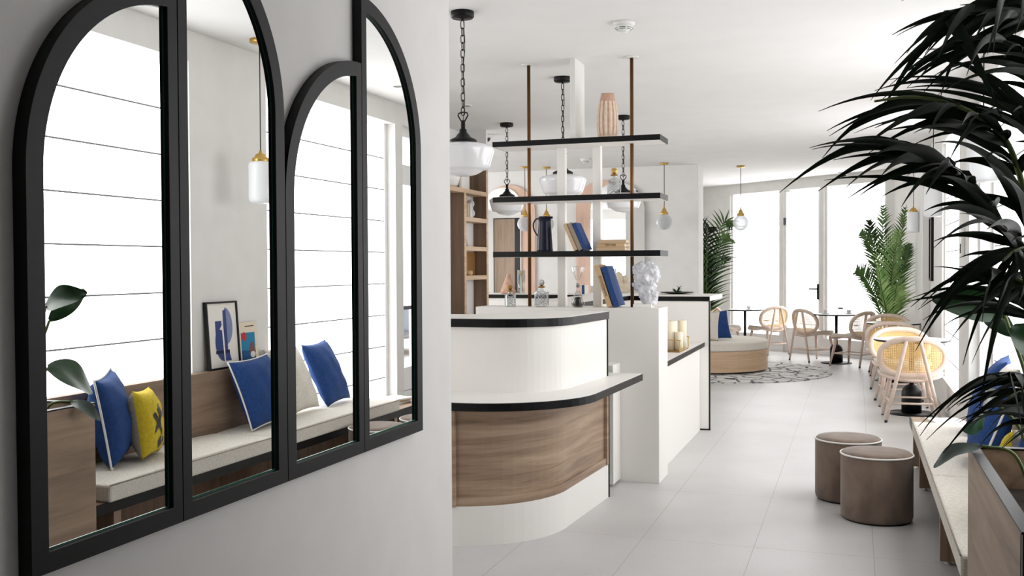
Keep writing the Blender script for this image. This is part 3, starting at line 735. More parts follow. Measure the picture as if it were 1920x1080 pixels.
# tray with magazines beyond the cushions
for k, (dx, m_, nm, lb) in enumerate(((0, m_paper, 'magazine', 'white magazine at the bottom of the pile on the bench far end'), (0.01, m_tan, 'magazine', 'tan magazine in the middle of the pile on the bench far end'), (-0.01, m_paper, 'magazine', 'white magazine on top of the pile at the far end of the bench'))):
    b = MB(); b.box(-0.11, 0.11, -0.15, 0.15, 0, 0.014); b.xform(rotm(0.15*k, 'Z')); o = b.build(nm, m_); o.location = (0.62+dx, 7.48, 0.3725+0.0145*k); tag(o, lb, 'magazine')

# poufs
def pouf(x, y, label):
    t = thing('pouf', label, 'pouf', (x, y, 0), group='velvet poufs')
    b = MB(); b.lathe([(0.198, 0.012), (0.203, 0.03), (0.203, 0.372), (0.200, 0.382)], n=48); b.build('body', m_velvet, t)
    b = MB(); b.lathe([(0.199, 0.379), (0.199, 0.388), (0.188, 0.398), (0.14, 0.406), (0.07, 0.410), (0.002, 0.411)], n=48, smooth=True); b.build('top_pad', m_velvet, t, smooth=True)
    b = MB(); b.tube([(0.203*math.cos(2*PI*k/48), 0.203*math.sin(2*PI*k/48), 0.385) for k in range(48)], 0.0055, 6, closed=True); part_label(b.build('piping', m_piping, t), 'white piping')
    b = MB(); b.lathe([(0.185, 0), (0.185, 0.013)], n=32); b.build('base', m_dark, t)
pouf(0.118, 6.24, 'taupe velvet pouf with white piping, the nearer one by the bench')
pouf(-0.045, 6.72, 'taupe velvet pouf with white piping, half hidden behind the nearer pouf')

# ================================================================ PENDANT LAMPS
def schoolhouse(x, y, label):
    t = thing('schoolhouse_pendant', label, 'pendant lamp', (x, y, CEIL), group='schoolhouse pendants over the desk')
    b = MB(); b.lathe([(0.002, 0), (0.066, 0), (0.068, -0.006), (0.068, -0.03), (0.060, -0.038), (0.008, -0.042), (0.008, -0.052)], n=32); b.build('canopy', m_iron, t)
    b = MB(); z = -0.050; k = 0
    while z > -0.565:
        pts = []
        for q in range(16):
            a = 2*PI*q/16; px, pz = 0.0105*math.cos(a), 0.0125*math.sin(a)+(0.012 if math.sin(a) > 0 else -0.012)
            pts.append((px, 0, pz-0.0245) if k % 2 == 0 else (0, px, pz-0.0245))
        b.tube([(p[0], p[1], p[2]+z) for p in pts], 0.0028, 5, closed=True); z -= 0.0415; k += 1
    b.tube(bez([(0.006, 0.004, -0.05), (0.012, 0.006, -0.2), (0.004, -0.004, -0.35), (0.010, 0.003, -0.5), (0.0, 0, -0.64)], 20), 0.0022, 5); b.build('chain', m_iron, t)
    b = MB(); b.tube([(0, 0, -0.64), (-0.014, 0, -0.625), (-0.031, 0, -0.597), (-0.026, 0, -0.583), (0, 0, -0.578), (0.026, 0, -0.583), (0.031, 0, -0.597), (0.014, 0, -0.625)], 0.0042, 6, closed=True); b.build('hanger_loop', m_iron, t)
    b = MB(); b.lathe([(0.010, -0.625), (0.0125, -0.63), (0.0125, -0.672), (0.0205, -0.678), (0.0215, -0.695), (0.030, -0.702), (0.045, -0.722), (0.074, -0.736), (0.079, -0.740), (0.079, -0.757), (0.074, -0.760)], n=36); b.build('fitter_cap', m_iron, t)
    b = MB(); b.lathe([(0.072, -0.752), (0.088, -0.756), (0.130, -0.764), (0.165, -0.774), (0.180, -0.786), (0.184, -0.796), (0.180, -0.812), (0.170, -0.845), (0.158, -0.885), (0.150, -0.902), (0.142, -0.908), (0.118, -0.912), (0.105, -0.922), (0.075, -0.938), (0.040, -0.946), (0.002, -0.949)], n=48); b.build('glass_shade', m_opal, t, smooth=True)
schoolhouse(-2.150, 5.38, 'white opal schoolhouse pendant on black chain, nearest, cut by the mirror wall')
schoolhouse(-2.162, 7.50, 'white opal schoolhouse pendant hanging behind the left of the shelf divider, middle of the row')
schoolhouse(-3.394, 9.70, 'white opal schoolhouse pendant next to the oak bookcase, leftmost of those at the back')
schoolhouse(-2.162, 9.63, 'white opal schoolhouse pendant behind the right pole of the divider, farthest of the row')

def globe_lamp(x, y, label, drop=0.0):
    t = thing('globe_pendant', label, 'pendant lamp', (x, y, CEIL), group='brass globe pendants at the back')
    b = MB(); b.lathe([(0.002, 0), (0.062, 0), (0.062, -0.022), (0.006, -0.026)], n=28); b.build('canopy', m_brass, t)
    b = MB(); b.tube([(0, 0, -0.02), (0, 0, -0.62)], 0.0045, 8); b.build('cord', m_cord, t)
    b = MB(); b.lathe([(0.006, -0.60), (0.010, -0.64), (0.030, -0.665), (0.034, -0.69), (0.056, -0.712), (0.058, -0.735), (0.05, -0.74)], n=28); b.build('socket_cap', m_brass, t)
    b = MB(); pr = [(0.050, -0.735)]
    for k in range(1, 17):
        a = PI*(0.14+0.86*k/16); pr.append((max(0.001, 0.113*math.sin(a)), -0.845+0.113*math.cos(a)))
    b.lathe(pr, n=36, cap=False); b.build('glass_globe', m_globe, t, smooth=True)
globe_lamp(-1.616, 15.1, 'brass pendant with clear globe hanging in front of the far left window')
globe_lamp(-2.60, 14.25, 'brass pendant with clear globe in front of the white back wall, right of the divider')
globe_lamp(-4.35, 14.2, 'brass pendant with globe whose canopy shows left of the middle schoolhouse lamp')
globe_lamp(-4.62, 14.0, 'brass pendant with globe seen through the divider in front of the left arch')

def tube_lamp(x, y, label, zc=-0.72):
    t = thing('cylinder_pendant', label, 'pendant lamp', (x, y, CEIL), group='cylinder pendants along the window side')
    b = MB(); b.lathe([(0.002, 0), (0.062, 0), (0.062, -0.022), (0.006, -0.026)], n=28); b.build('canopy', m_brass, t)
    b = MB(); b.tube([(0, 0, -0.02), (0, 0, zc)], 0.0035, 8); b.build('cord', m_cord, t)
    b = MB(); b.lathe([(0.006, zc+0.01), (0.012, zc-0.01), (0.034, zc-0.02), (0.038, zc-0.035), (0.055, zc-0.045), (0.056, zc-0.07), (0.05, zc-0.072)], n=28); b.build('socket_cap', m_brass, t)
    b = MB(); b.lathe([(0.050, zc-0.065), (0.070, zc-0.070), (0.078, zc-0.085), (0.078, zc-0.30), (0.072, zc-0.325), (0.055, zc-0.335), (0.002, zc-0.337)], n=36, cap=False); b.build('frosted_shade', m_opal_frost, t, smooth=True)
tube_lamp(0.711, 14.1, 'brass and frosted cylinder pendant in front of the far palm by the column')
tube_lamp(0.640, 9.50, 'brass and frosted cylinder pendant half hidden behind the near palm fronds')
tube_lamp(0.610, 5.58, 'brass and frosted cylinder pendant above the bench, seen in the second mirror')

# ceiling devices
def detector(x, y, label):
    t = thing('smoke_detector', label, 'smoke detector', (x, y, CEIL))
    b = MB(); b.lathe([(0.002, 0), (0.066, 0), (0.066, -0.012), (0.050, -0.022)], n=32); b.build('base', m_plastic, t)
    b = MB(); b.lathe([(0.052, -0.02), (0.052, -0.036), (0.040, -0.046), (0.024, -0.052), (0.022, -0.060), (0.002, -0.061)], n=32); h = b.build('sensor_head', m_plastic, t)
    b = MB()
    for z in (-0.037, -0.045):
        for k in range(6):
            a0 = 2*PI*k/6+0.12; r = 0.0525 if z == -0.037 else 0.043
            b.tube([(r*math.cos(a0+0.8*q/6), r*math.sin(a0+0.8*q/6), z) for q in range(7)], 0.0016, 5)
    b.build('vent_slot', m_dark, h)
detector(-1.328, 5.95, 'round white smoke detector on the ceiling in front of the divider')
detector(-3.52, 13.3, 'small round smoke detector far back on the ceiling')
def dome(x, y, z, label):
    t = thing('security_camera', label, 'camera', (x, y, z))
    b = MB(); b.lathe([(0.002, 0), (0.075, 0), (0.078, -0.03), (0.05, -0.04)], n=28); b.build('housing', m_plastic, t)
    b = MB(); b.lathe([(0.05, -0.036), (0.05, -0.05), (0.035, -0.075), (0.002, -0.085)], n=24); b.build('dome', m_dark, t)
dome(-3.90, 10.45, CEIL, 'dome security camera with dark lens on the ceiling by the bookcase')
dome(-0.20, 16.82, CEIL, 'small dome camera on the ceiling before the far right window')
def downlight(x, y, label):
    t = thing('downlight', label, 'ceiling light', (x, y, CEIL))
    b = MB(); b.lathe([(0.052, 0), (0.052, -0.004), (0.036, -0.004)], n=28, cap=False); b.build('trim_ring', m_plastic, t)
    b = MB(); b.lathe([(0.002, -0.0015), (0.037, -0.0015)], n=24, cap=False); b.build('lens', m_chrome, t)
downlight(-3.365, 8.51, 'small recessed downlight on the ceiling left of the near lamp chain')
downlight(0.50, 7.40, 'small recessed downlight above the bench, seen in the last mirror')

# ================================================================ THINGS ON THE DIVIDER AND COUNTERS
b = MB()
b.lathe([(0.050, 0), (0.066, 0.02), (0.074, 0.09), (0.072, 0.17), (0.064, 0.235), (0.056, 0.262), (0.046, 0.312), (0.047, 0.318), (0.041, 0.318), (0.040, 0.26)], n=60, m=m_clay,
        rib=lambda k, z: 1.0+(0.055*(1 if (k % 5) in (0, 1) else -0.6) if 0.005 < z < 0.25 else 0))
vs = b.build('vase', None, smooth=False); vs.location = (-1.667, 6.93, 2.4002)
tag(vs, 'tall ribbed clay vase with brown neck on the top shelf', 'vase')
vs.data.materials.append(m_terra)
for p in vs.data.polygons:
    c = p.center; r_ = math.hypot(c.x, c.y)
    if c.z > 0.25: p.material_index = 1
    elif 0.01 < c.z: 
        k = int(round(math.atan2(c.y, c.x)/(2*PI)*60-0.5)) % 5
        if k in (2, 3): p.material_index = 1
def decanter(x, y, z, label, cap, rot=0.3, s=1.0):
    t = thing('decanter', label, 'decanter', (x, y, z), rot, group='cut crystal decanters')
    b = MB(); b.box(-0.043*s, 0.043*s, -0.043*s, 0.043*s, 0.002, 0.115*s)
    o = b.build('body', m_crystal, t, bevel=0.006)
    b = MB()
    for f in range(4):
        for k in range(-2, 3):
            for sg in (-1, 1):
                p0 = Vector((-0.036, -0.0445, 0.06+0.022*k-0.03*sg)); p1 = Vector((0.036, -0.0445, 0.06+0.022*k+0.03*sg))
                M = rotm(f*PI/2, 'Z')
                p0.z = min(max(p0.z, 0.012), 0.105); p1.z = min(max(p1.z, 0.012), 0.105)
                b.tube([(M @ p0)*s, (M @ p1)*s], 0.0014, 4)
    b.build('cut_pattern', m_chrome, o)
    b = MB(); b.lathe([(0.030*s, 0.113*s), (0.018*s, 0.122*s), (0.016*s, 0.138*s), (0.022*s, 0.142*s)], n=20); b.build('neck', m_crystal, t)
    b = MB(); b.lathe([(0.022*s, 0.138*s), (0.026*s, 0.141*s), (0.026*s, 0.147*s), (0.018*s, 0.151*s)], n=20); part_label(b.build('collar', m_brass_dk, t), 'brass collar')
    b = MB(); b.lathe([(0.006*s, 0.150*s), (0.018*s, 0.160*s), (0.023*s, 0.176*s), (0.018*s, 0.190*s), (0.002, 0.196*s)], n=16, smooth=False); b.build('stopper', cap, t)
decanter(-1.625, 6.95, 2.0002, 'cut crystal decanter with gold stopper on the middle shelf', m_brass)
decanter(-2.135, 6.84, 1.2072, 'cut crystal decanter with silver stopper standing beside the left copper pole', m_chrome, 0.1)
decanter(-2.37, 6.83, 1.2072, 'crystal decanter with aged stopper at the left end of the half wall', m_brass_dk, 0.5, 0.8)
# jug
t = thing('jug', 'navy blue enamel coffee jug with a looped handle on the lowest shelf', 'jug', (-2.142, 6.95, 1.6062), math.radians(-15))
b = MB(); b.lathe([(0.058, 0), (0.060, 0.01), (0.058, 0.03), (0.046, 0.21), (0.046, 0.245), (0.044, 0.247)], n=32); b.build('body', m_navy, t, smooth=False)
b = MB(); b.lathe([(0.046, 0.245), (0.047, 0.252), (0.04, 0.256), (0.002, 0.257)], n=28); b.build('lid', m_navy, t)
b = MB(); b.tube(bez([(-0.044, 0, 0.240), (-0.075, 0, 0.238), (-0.098, 0, 0.205), (-0.095, 0, 0.165), (-0.070, 0, 0.125), (-0.050, 0, 0.110)], 20), 0.0055, 8); b.build('handle', m_navy, t)
b = MB(); b.prism([(0.040, -0.016), (0.068, 0), (0.040, 0.016)], 0.238, 0.254); b.build('spout', m_navy, t)
# leaning books (lowest shelf)
def stand(x, z, lean, hgt, thick, m, label, y=6.93, d=0.15, title=None, g=None):
    # bottom-left corner of the book rests on z
    M4 = BK_up(x, y, z, 0, lean) @ Matrix.Translation((hgt/2, 0, 0))
    return make_book('book', label, hgt, d, thick, M4, m, g, title)
ln = math.radians(-24)
stand(-1.895, 1.6062+0.001, ln, 0.205, 0.026, m_tan2, 'cream spined book leaning at the left of three on the lowest shelf')
stand(-1.862, 1.6062+0.001, ln, 0.210, 0.030, m_greybook, 'grey book in the middle of three leaning on the lowest shelf')
stand(-1.826, 1.6062+0.001, ln, 0.210, 0.028, m_bluebook, 'blue book leaning at the right of three on the lowest shelf')
for k, (w, lb, dx, m_) in enumerate(((0.205, 'tan book lying at the bottom of the stack on the lowest shelf', 0, m_tan2), (0.20, 'tan book in the middle of the stack on the lowest shelf', 0.002, m_tan), (0.195, 'tan book on top of the stack on the lowest shelf', 0.004, m_tan2))):
    make_book('book', lb, w, 0.145, 0.026, Matrix.Translation((-1.632+dx*2, 6.935+0.006*(k % 2), 1.6062+0.0264*k)) @ rotm((0.0, -0.06, 0.05)[k], 'Z'), m_, 'stacked books on the lowest shelf', 'HISTOIRE' if k == 1 else None)
ln = math.radians(-18)
stand(-1.650, 1.2072+0.001, ln, 0.305, 0.036, m_tan, 'tall tan book with a lettered spine leaning on the half wall behind the blue book', 6.93, 0.2, 'IMPRESSIONS')
stand(-1.603, 1.2072+0.001, ln, 0.295, 0.040, m_bluebook, 'tall plain blue book leaning on the half wall beside the copper pole', 6.93, 0.2)
# hourglass
t = thing('hourglass', 'clear hourglass with black sand on the half wall between the white posts', 'hourglass', (-1.862, 6.83, 1.2072))
b = MB(); b.lathe([(0.030, 0), (0.046, 0.018), (0.050, 0.03), (0.030, 0.085), (0.012, 0.115), (0.006, 0.128), (0.010, 0.136), (0.022, 0.155), (0.010, 0.172), (0.007, 0.182), (0.018, 0.205), (0.052, 0.285), (0.050, 0.288)], n=32, cap=False); b.build('glass_body', m_clear, t, smooth=True)
b = MB(); b.lathe([(0.028, 0.003), (0.043, 0.019), (0.046, 0.029), (0.030, 0.042), (0.024, 0.070), (0.002, 0.075)], n=28); b.build('sand', m_sandfill, t)
b = MB(); b.lathe([(0.006, 0.140), (0.020, 0.155), (0.006, 0.170)], n=10, smooth=False); b.build('waist_bead', m_chrome, t)
b = MB(); b.tube([(0.051*math.cos(2*PI*k/32), 0.051*math.sin(2*PI*k/32), 0.287) for k in range(32)], 0.0016, 5, closed=True); b.build('rim', m_chrome, t)
# white stone sculpture : merged blobs, roughened
def blobs(name, label, parts, vox, m, disp, nscale, loc, base=None, cat='sculpture'):
    b = MB()
    for (x, y, z, rx, ry, rz) in parts:
        g = bmesh.ops.create_icosphere(b.bm, subdivisions=3, radius=1.0)
        for v in g['verts']: v.co = Vector((x+v.co.x*rx, y+v.co.y*ry, z+v.co.z*rz))
    t = thing(name, label, cat, loc)
    o = b.build('figure', m, t)
    r = o.modifiers.new('remesh', 'REMESH'); r.mode = 'VOXEL'; r.voxel_size = vox
    if disp:
        tx = bpy.data.textures.new('rough', 'CLOUDS'); tx.noise_scale = nscale; tx.noise_depth = 3
        d = o.modifiers.new('d', 'DISPLACE'); d.texture = tx; d.strength = disp; d.mid_level = 0.5
    if base:
        q = MB(); q.box(*base); q.build('plinth', m_paint, t, bevel=0.002)
    return t
blobs('stone_sculpture', 'rough white stone sculpture on a small plinth at the end of the half wall',
      [(0.0, 0, 0.10, 0.050, 0.04, 0.085), (0.03, 0, 0.06, 0.045, 0.04, 0.05), (0.055, 0, 0.085, 0.03, 0.03, 0.03), (-0.005, 0, 0.22, 0.075, 0.06, 0.075), (0.035, 0, 0.255, 0.055, 0.05, 0.05), (-0.055, 0, 0.265, 0.04, 0.04, 0.04), (-0.03, 0.0, 0.285, 0.045, 0.04, 0.035), (0.055, 0, 0.21, 0.035, 0.04, 0.04), (-0.075, 0, 0.16, 0.028, 0.022, 0.018), (-0.05, 0, 0.135, 0.03, 0.022, 0.02), (0.03, 0, 0.15, 0.04, 0.04, 0.05), (0.02, 0, 0.30, 0.03, 0.03, 0.025)],
      0.005, m_plaster, 0.055, 0.040, (-1.392, 6.93, 1.2072), (-0.085, 0.045, -0.05, 0.05, 0, 0.024))
# candles on the worktop in a brass tray
def candle(x, y, r, h, label):
    t = thing('candle', label, 'candle', (x, y, 0.8062), group='ivory pillar candles')
    b = MB(); b.lathe([(r, 0), (r, h-0.004), (r-0.004, h), (r*0.6, h-0.004), (0.002, h-0.008)], n=32); b.build('wax', m_wax, t)
    b = MB(); b.tube([(0, 0, h-0.01), (0.002, 0, h+0.008)], 0.001, 5); b.build('wick', m_cord, t)
t = thing('tray', 'brass wire tray carrying the ivory candles on the worktop', 'tray', (-1.46, 8.2, 0.8022), world=True)
b = MB(); b.box(-1.60, -1.335, 7.98, 8.42, 0.8022, 0.806); b.build('tray_base', m_brass_dk, t)
b = MB()
for y in (7.98, 8.42):
    b.tube(bez([(-1.335, y, 0.806), (-1.335, y, 0.885), (-1.35, y, 0.90), (-1.585, y, 0.90), (-1.60, y, 0.885), (-1.60, y, 0.806)], 30), 0.004, 6)
for x in (-1.335, -1.60): b.tube([(x, 7.98, 0.815), (x, 8.42, 0.815)], 0.004, 6)
b.build('wire_rail', m_brass, t)
candle(-1.455, 8.22, 0.060, 0.235, 'wide ivory candle at the left of the brass tray')
candle(-1.372, 8.18, 0.033, 0.150, 'short slim ivory candle at the front of the brass tray')
candle(-1.372, 8.34, 0.036, 0.235, 'tall slim ivory candle at the right of the brass tray')
t = thing('succulent', 'small dark succulent in a black bowl on the service counter', 'plant', (-1.68, 9.9, 1.2177))
b = MB(); b.lathe([(0.05, 0), (0.16, 0.012), (0.165, 0.02), (0.05, 0.016)], n=28); b.build('bowl', m_black, t)
b = MB(); i = b.mi(m_leaf)
for k in range(14):
    a = k*2.4; leaf_strip(b, (0, 0, 0.015), (0.05*math.cos(a), 0.05*math.sin(a), 0.03+0.05*(k % 3)/2), 0.014, 0.2, i, random.Random(k), 4)
b.build('leaves', None, t)

# arched mirrors on the back wall
def arch_poly(xc, w, z0, ztop, n=28):
    r = w/2; p = [(xc-r, z0)]+[(xc+r*math.cos(PI-PI*k/n), ztop-r+r*math.sin(PI-PI*k/n)) for k in range(n+1)]+[(xc+r, z0)]
    return p
def arch_mirror(xc, w, z0, zt, mx, mw, mzt, label):
    t = thing('arched_mirror', label, 'mirror', (xc, 14.62, z0), world=True)
    b = MB(); b.prism(arch_poly(xc, w, z0, zt), 14.585, 14.62, 'y'); b.build('backing_panel', m_pinkwood, t)
    b = MB(); b.prism(arch_poly(mx, mw, z0, mzt), 14.565, 14.584, 'y'); b.build('mirror_glass', m_mirror, t)
arch_mirror(-5.08, 0.86, 0.9, 2.76, -5.17, 0.60, 2.72, 'arched mirror on pink wood backing at the left, beside the bookcase')
arch_mirror(-3.60, 0.80, 0.9, 2.78, -3.36, 0.82, 2.74, 'arched mirror on pink wood backing at the right, behind the stacked books')

# things on the back bar
b = MB(); b.lathe([(0.085, 0), (0.100, 0.012), (0.092, 0.05), (0.040, 0.185), (0.026, 0.215), (0.026, 0.245), (0.030, 0.250), (0.022, 0.250)], n=32)
o = b.build('bottle_vase', m_terra, smooth=True); o.location = (-4.19, 12.0, 1.1522); tag(o, 'tan bottle shaped vase on the back bar before the left arch', 'vase')
blobs('figure_sculpture', 'rounded sandstone figure on the back bar behind the leaning blue book',
      [(-0.045, 0, 0.19, 0.055, 0.05, 0.085), (-0.03, 0, 0.08, 0.075, 0.06, 0.085), (0.045, 0, 0.19, 0.035, 0.035, 0.045), (0.06, 0, 0.09, 0.06, 0.055, 0.06), (0.0, 0, 0.05, 0.09, 0.06, 0.05)], 0.008, m_sand, 0, 0.1, (-2.72, 12.05, 1.1522))
for k, (dx, m_, lb) in enumerate(((0, m_bluebook, 'small dark book standing left of the pair on the back bar'), (0.035, m_paper, 'small white book standing right of the pair on the back bar'))):
    M4 = BK_up(-3.21+dx, 12.0, 1.1527, 0, 0) @ Matrix.Translation((0.055, 0, 0)); make_book('book', lb, 0.11, 0.09, 0.03, M4, m_)
t = thing('candle_jar', 'tall clear candle glass with a gold label on the back bar', 'candle', (-4.02, 12.02, 1.1522))
b = MB(); b.lathe([(0.045, 0), (0.050, 0.01), (0.050, 0.30), (0.046, 0.30), (0.046, 0.02)], n=28, cap=False); b.build('glass', m_clear, t)
b = MB(); b.lathe([(0.020, 0.235), (0.020, 0.285)], n=20); b.build('gold_label', m_brass, t)
b = MB(); b.tube([(0.02, 0, 0.02), (0.0, 0, 0.25)], 0.004, 5); b.build('stem', m_brass, t)

# bookcase contents
for k, (y, z, h, th, m_, lb) in enumerate(((9.50, 2.007, 0.20, 0.03, m_tan, 'tan book at the left of the upper right bay of the bookcase'), (9.545, 2.007, 0.14, 0.05, m_sand, 'short sand coloured book in the upper right bay of the bookcase'), (9.62, 2.007, 0.15, 0.06, m_paper, 'thick cream book beside the white figurine in the bookcase'))):
    M4 = Matrix.Translation((-3.83, y, z)) @ rotm(PI/2, 'Z') @ BK_up(0, 0, 0, 0, 0) @ Matrix.Translation((h/2, 0, 0))
    make_book('book', lb, h, 0.12, th, M4, m_)
blobs('figurine', 'white stacked ball figurine in the upper right bay of the bookcase', [(0, 0, 0.05, 0.05, 0.05, 0.05), (0, 0, 0.105, 0.03, 0.03, 0.03), (0, 0, 0.15, 0.045, 0.045, 0.045)], 0.007, m_plaster, 0, 0.1, (-3.825, 9.76, 2.007))
t = thing('photo_frame', 'dark framed grey photograph leaning in the middle bay of the bookcase', 'picture', (-3.83, 9.64, 1.7075), math.radians(14))
b = MB(); b.box(-0.008, 0.008, -0.085, 0.085, 0, 0.24); b.xform(rotm(math.radians(-8), 'Y')); b.build('frame', m_black, t)
b = MB(); b.box(0.008, 0.010, -0.075, 0.075, 0.01, 0.23); b.xform(rotm(math.radians(-8), 'Y')); b.build('photograph', m_photo, t)
b = MB(); b.box(-0.02, 0.0, -0.13, 0.13, 0, 0.245); o = b.build('gold_panel', mat('bronze_leaf', lin(150, 108, 56), 0.5, 0.3)); o.location = (-3.872, 9.88, 1.4072); tag(o, 'bronze square panel standing in the lower bay of the bookcase', 'ornament')
b = MB(); b.lathe([(0.035, 0), (0.045, 0.02), (0.042, 0.05), (0.03, 0.05)], n=20); o = b.build('bowl', m_tan); o.location = (-3.81, 9.66, 1.4072); tag(o, 'small tan bowl in the lower bay of the bookcase', 'bowl')
b = MB(); b.lathe([(0.10, 0), (0.15, 0.02), (0.19, 0.17), (0.185, 0.17), (0.14, 0.03)], n=28); o = b.build('planter_bowl', m_paint); o.location = (-3.875, 9.15, 2.2922); tag(o, 'large white bowl on top of the bookcase behind the near lamp', 'bowl')
b = MB(); b.box(-0.02, 0.02, -0.12, 0.12, 0, 0.30); o = b.build('storage_box', m_paint, bevel=0.018); o.location = (-3.90, 9.78, 2.2922); tag(o, 'white rounded panel standing on the bookcase top beside the end board', 'ornament')

# ================================================================ DINING AREA
def make_table(name, x, y, r, label):
    t = thing(name, label, 'table', (x, y, 0), group='round cafe tables')
    b = MB(); b.lathe([(r-0.004, 0.742), (r-0.004, 0.7505), (r-0.008, 0.752)], n=48); tp_ = b.build('tabletop', m_whitetable, t)
    b = MB(); b.lathe([(r-0.02, 0.728), (r, 0.735), (r, 0.747), (r-0.006, 0.749)], n=48); b.build('edge_ring', m_black, tp_)
    b = MB(); b.lathe([(0.022, 0.25), (0.022, 0.729)], n=20); b.build('stem', m_black, t)
    b = MB(); pr = [(0.095, 0.012), (0.095, 0.205)]+[(0.095*math.cos(a*PI/16), 0.205+0.095*math.sin(a*PI/16)) for a in range(1, 8)]+[(0.002, 0.30)]
    b.lathe(pr, n=32); b.build('dome', m_black, t, smooth=False)
    b = MB(); b.lathe([(0.225, 0), (0.228, 0.004), (0.226, 0.012), (0.002, 0.0125)], n=48); b.build('base_plate', m_black, t)
    return t
make_table('cafe_table', 0.53, 10.75, 0.36, 'round white topped table nearest the camera, behind the front rattan chair')
make_table('cafe_table', 0.46, 13.72, 0.33, 'round white topped table, second in the window row, before the column')
make_table('cafe_table', -0.28, 15.95, 0.33, 'round black edged table by the garden door with two chairs')
make_table('cafe_table', -1.78, 17.28, 0.31, 'round black edged table behind the round banquette at the far left window')

cane = bpy.data.materials.new('woven_cane'); cane.use_nodes = True
nt = cane.node_tree; pb = nt.nodes['Principled BSDF']; pb.inputs['Base Color'].default_value = lin(236, 198, 134); pb.inputs['Roughness'].default_value = 0.7
out_ = [n for n in nt.nodes if n.type == 'OUTPUT_MATERIAL'][0]
tc = N(cane, 'ShaderNodeTexCoord'); sx = N(cane, 'ShaderNodeSeparateXYZ'); nt.links.new(tc.outputs['Object'], sx.inputs[0])
def sn(o):
    a = N(cane, 'ShaderNodeMath', operation='MULTIPLY'); a.inputs[1].default_value = 2*PI/0.016; nt.links.new(o, a.inputs[0])
    s_ = N(cane, 'ShaderNodeMath', operation='SINE'); nt.links.new(a.outputs[0], s_.inputs[0])
    g = N(cane, 'ShaderNodeMath', operation='GREATER_THAN'); g.inputs[1].default_value = 0.1; nt.links.new(s_.outputs[0], g.inputs[0]); return g.outputs[0]
mm = N(cane, 'ShaderNodeMath', operation='MULTIPLY'); nt.links.new(sn(sx.outputs['X']), mm.inputs[0]); nt.links.new(sn(sx.outputs['Z']), mm.inputs[1])
trn = N(cane, 'ShaderNodeBsdfTransparent'); mxs = N(cane, 'ShaderNodeMixShader')
nt.links.new(mm.outputs[0], mxs.inputs[0]); nt.links.new(pb.outputs[0], mxs.inputs[1]); nt.links.new(trn.outputs[0], mxs.inputs[2]); nt.links.new(mxs.outputs[0], out_.inputs[0])

def make_chair(label):
    """low lounge-style dining chair, oval cane back, facing local +Y"""
    t = thing('rattan_chair', label, 'chair')
    RX, RZ, ZC = 0.292, 0.178, 0.616
    def back(th, k=1.0):
        x = RX*k*math.copysign(abs(math.cos(th))**0.86, math.cos(th)); z = ZC+RZ*k*math.copysign(abs(math.sin(th))**0.86, math.sin(th))
        y = -0.205+0.75*x*x-0.16*(z-0.5); return (x, y, z)
    b = MB(); b.tube([back(2*PI*k/56) for k in range(56)], 0.027, 10, closed=True); b.build('backrest_frame', m_beech, t)
    b = MB(); n = 10; rows = [[b.bm.verts.new(back(2*PI*k/40, q/n)) for k in range(40)] for q in range(1, n+1)]; c0 = b.bm.verts.new((0, -0.205-0.16*(ZC-0.5), ZC))
    for k in range(40): b.face((c0, rows[0][k], rows[0][(k+1) % 40]), 0, True)
    for A, B in zip(rows, rows[1:]):
        for k in range(40): b.face((A[k], B[k], B[(k+1) % 40], A[(k+1) % 40]), 0, True)
    part_label(b.build('cane_panel', cane, t), 'woven yellow cane panel')
    # saddle seat shell and pad
    def seat(z0, z1, k, m, name, lift):
        b = MB(); n = 40; lo = []; hi = []
        for q in range(n):
            a = 2*PI*q/n; x = 0.30*k*math.copysign(abs(math.cos(a))**0.7, math.cos(a)); y = 0.02+0.255*k*math.copysign(abs(math.sin(a))**0.7, math.sin(a))
            zz = lift*(x*x)*1.1
            lo.append(b.bm.verts.new((x*0.97, y*0.97, z0+zz))); hi.append(b.bm.verts.new((x, y, z1+zz)))
        top = []
        for f in (0.7, 0.35):
            top.append([b.bm.verts.new((v.co.x*f, 0.02+(v.co.y-0.02)*f, z1+lift*(v.co.x*f)**2*1.1+0.012)) for v in hi])
        b.face(lo[::-1])
        for q in range(n):
            j = (q+1) % n
            b.face((lo[q], lo[j], hi[j], hi[q]), 0, True); b.face((hi[q], hi[j], top[0][j], top[0][q]), 0, True); b.face((top[0][q], top[0][j], top[1][j], top[1][q]), 0, True)
        b.face(top[1]); return b.build(name, m, t)
    seat(0.380, 0.408, 1.0, m_beech, 'seat_shell', 0.55); seat(0.409, 0.442, 0.94, m_cream, 'seat_pad', 0.55)
    def leg(a, c, r0, r1, name='leg'):
        b = MB(); a, c = Vector(a), Vector(c)
        b.tube([a, a.lerp(c, 0.35), a.lerp(c, 0.97)], [r0, (r0+r1)/2+0.003, r1], 10, m_beech); b.tube([a.lerp(c, 0.97), c], [r1, r1*0.9], 10, m_dark); b.build(name, None, t)
    for s in (-1, 1):
        leg((0.17*s, 0.17, 0.392), (0.235*s, 0.235, 0), 0.024, 0.013)
        leg((0.062*s, -0.265, 0.775), (0.245*s, -0.275, 0), 0.017, 0.015)
    b = MB(); b.tube([(-0.20, -0.272, 0.185), (0.20, -0.272, 0.185)], 0.010, 8); b.tube([(-0.20, 0.205, 0.185), (0.20, 0.205, 0.185)], 0.009, 8); b.tube([(-0.2, -0.27, 0.185), (-0.205, 0.2, 0.185)], 0.009, 8); b.tube([(0.2, -0.27, 0.185), (0.205, 0.2, 0.185)], 0.009, 8)
    b.build('stretcher', m_beech, t)
    b = MB(); b.tube([(-0.12, -0.25, 0.40), (0.12, -0.25, 0.40)], 0.012, 8); b.build('rear_rail', m_beech, t)
    return t
ch = make_chair('rattan chair with its back to the camera in front of the nearest round table')
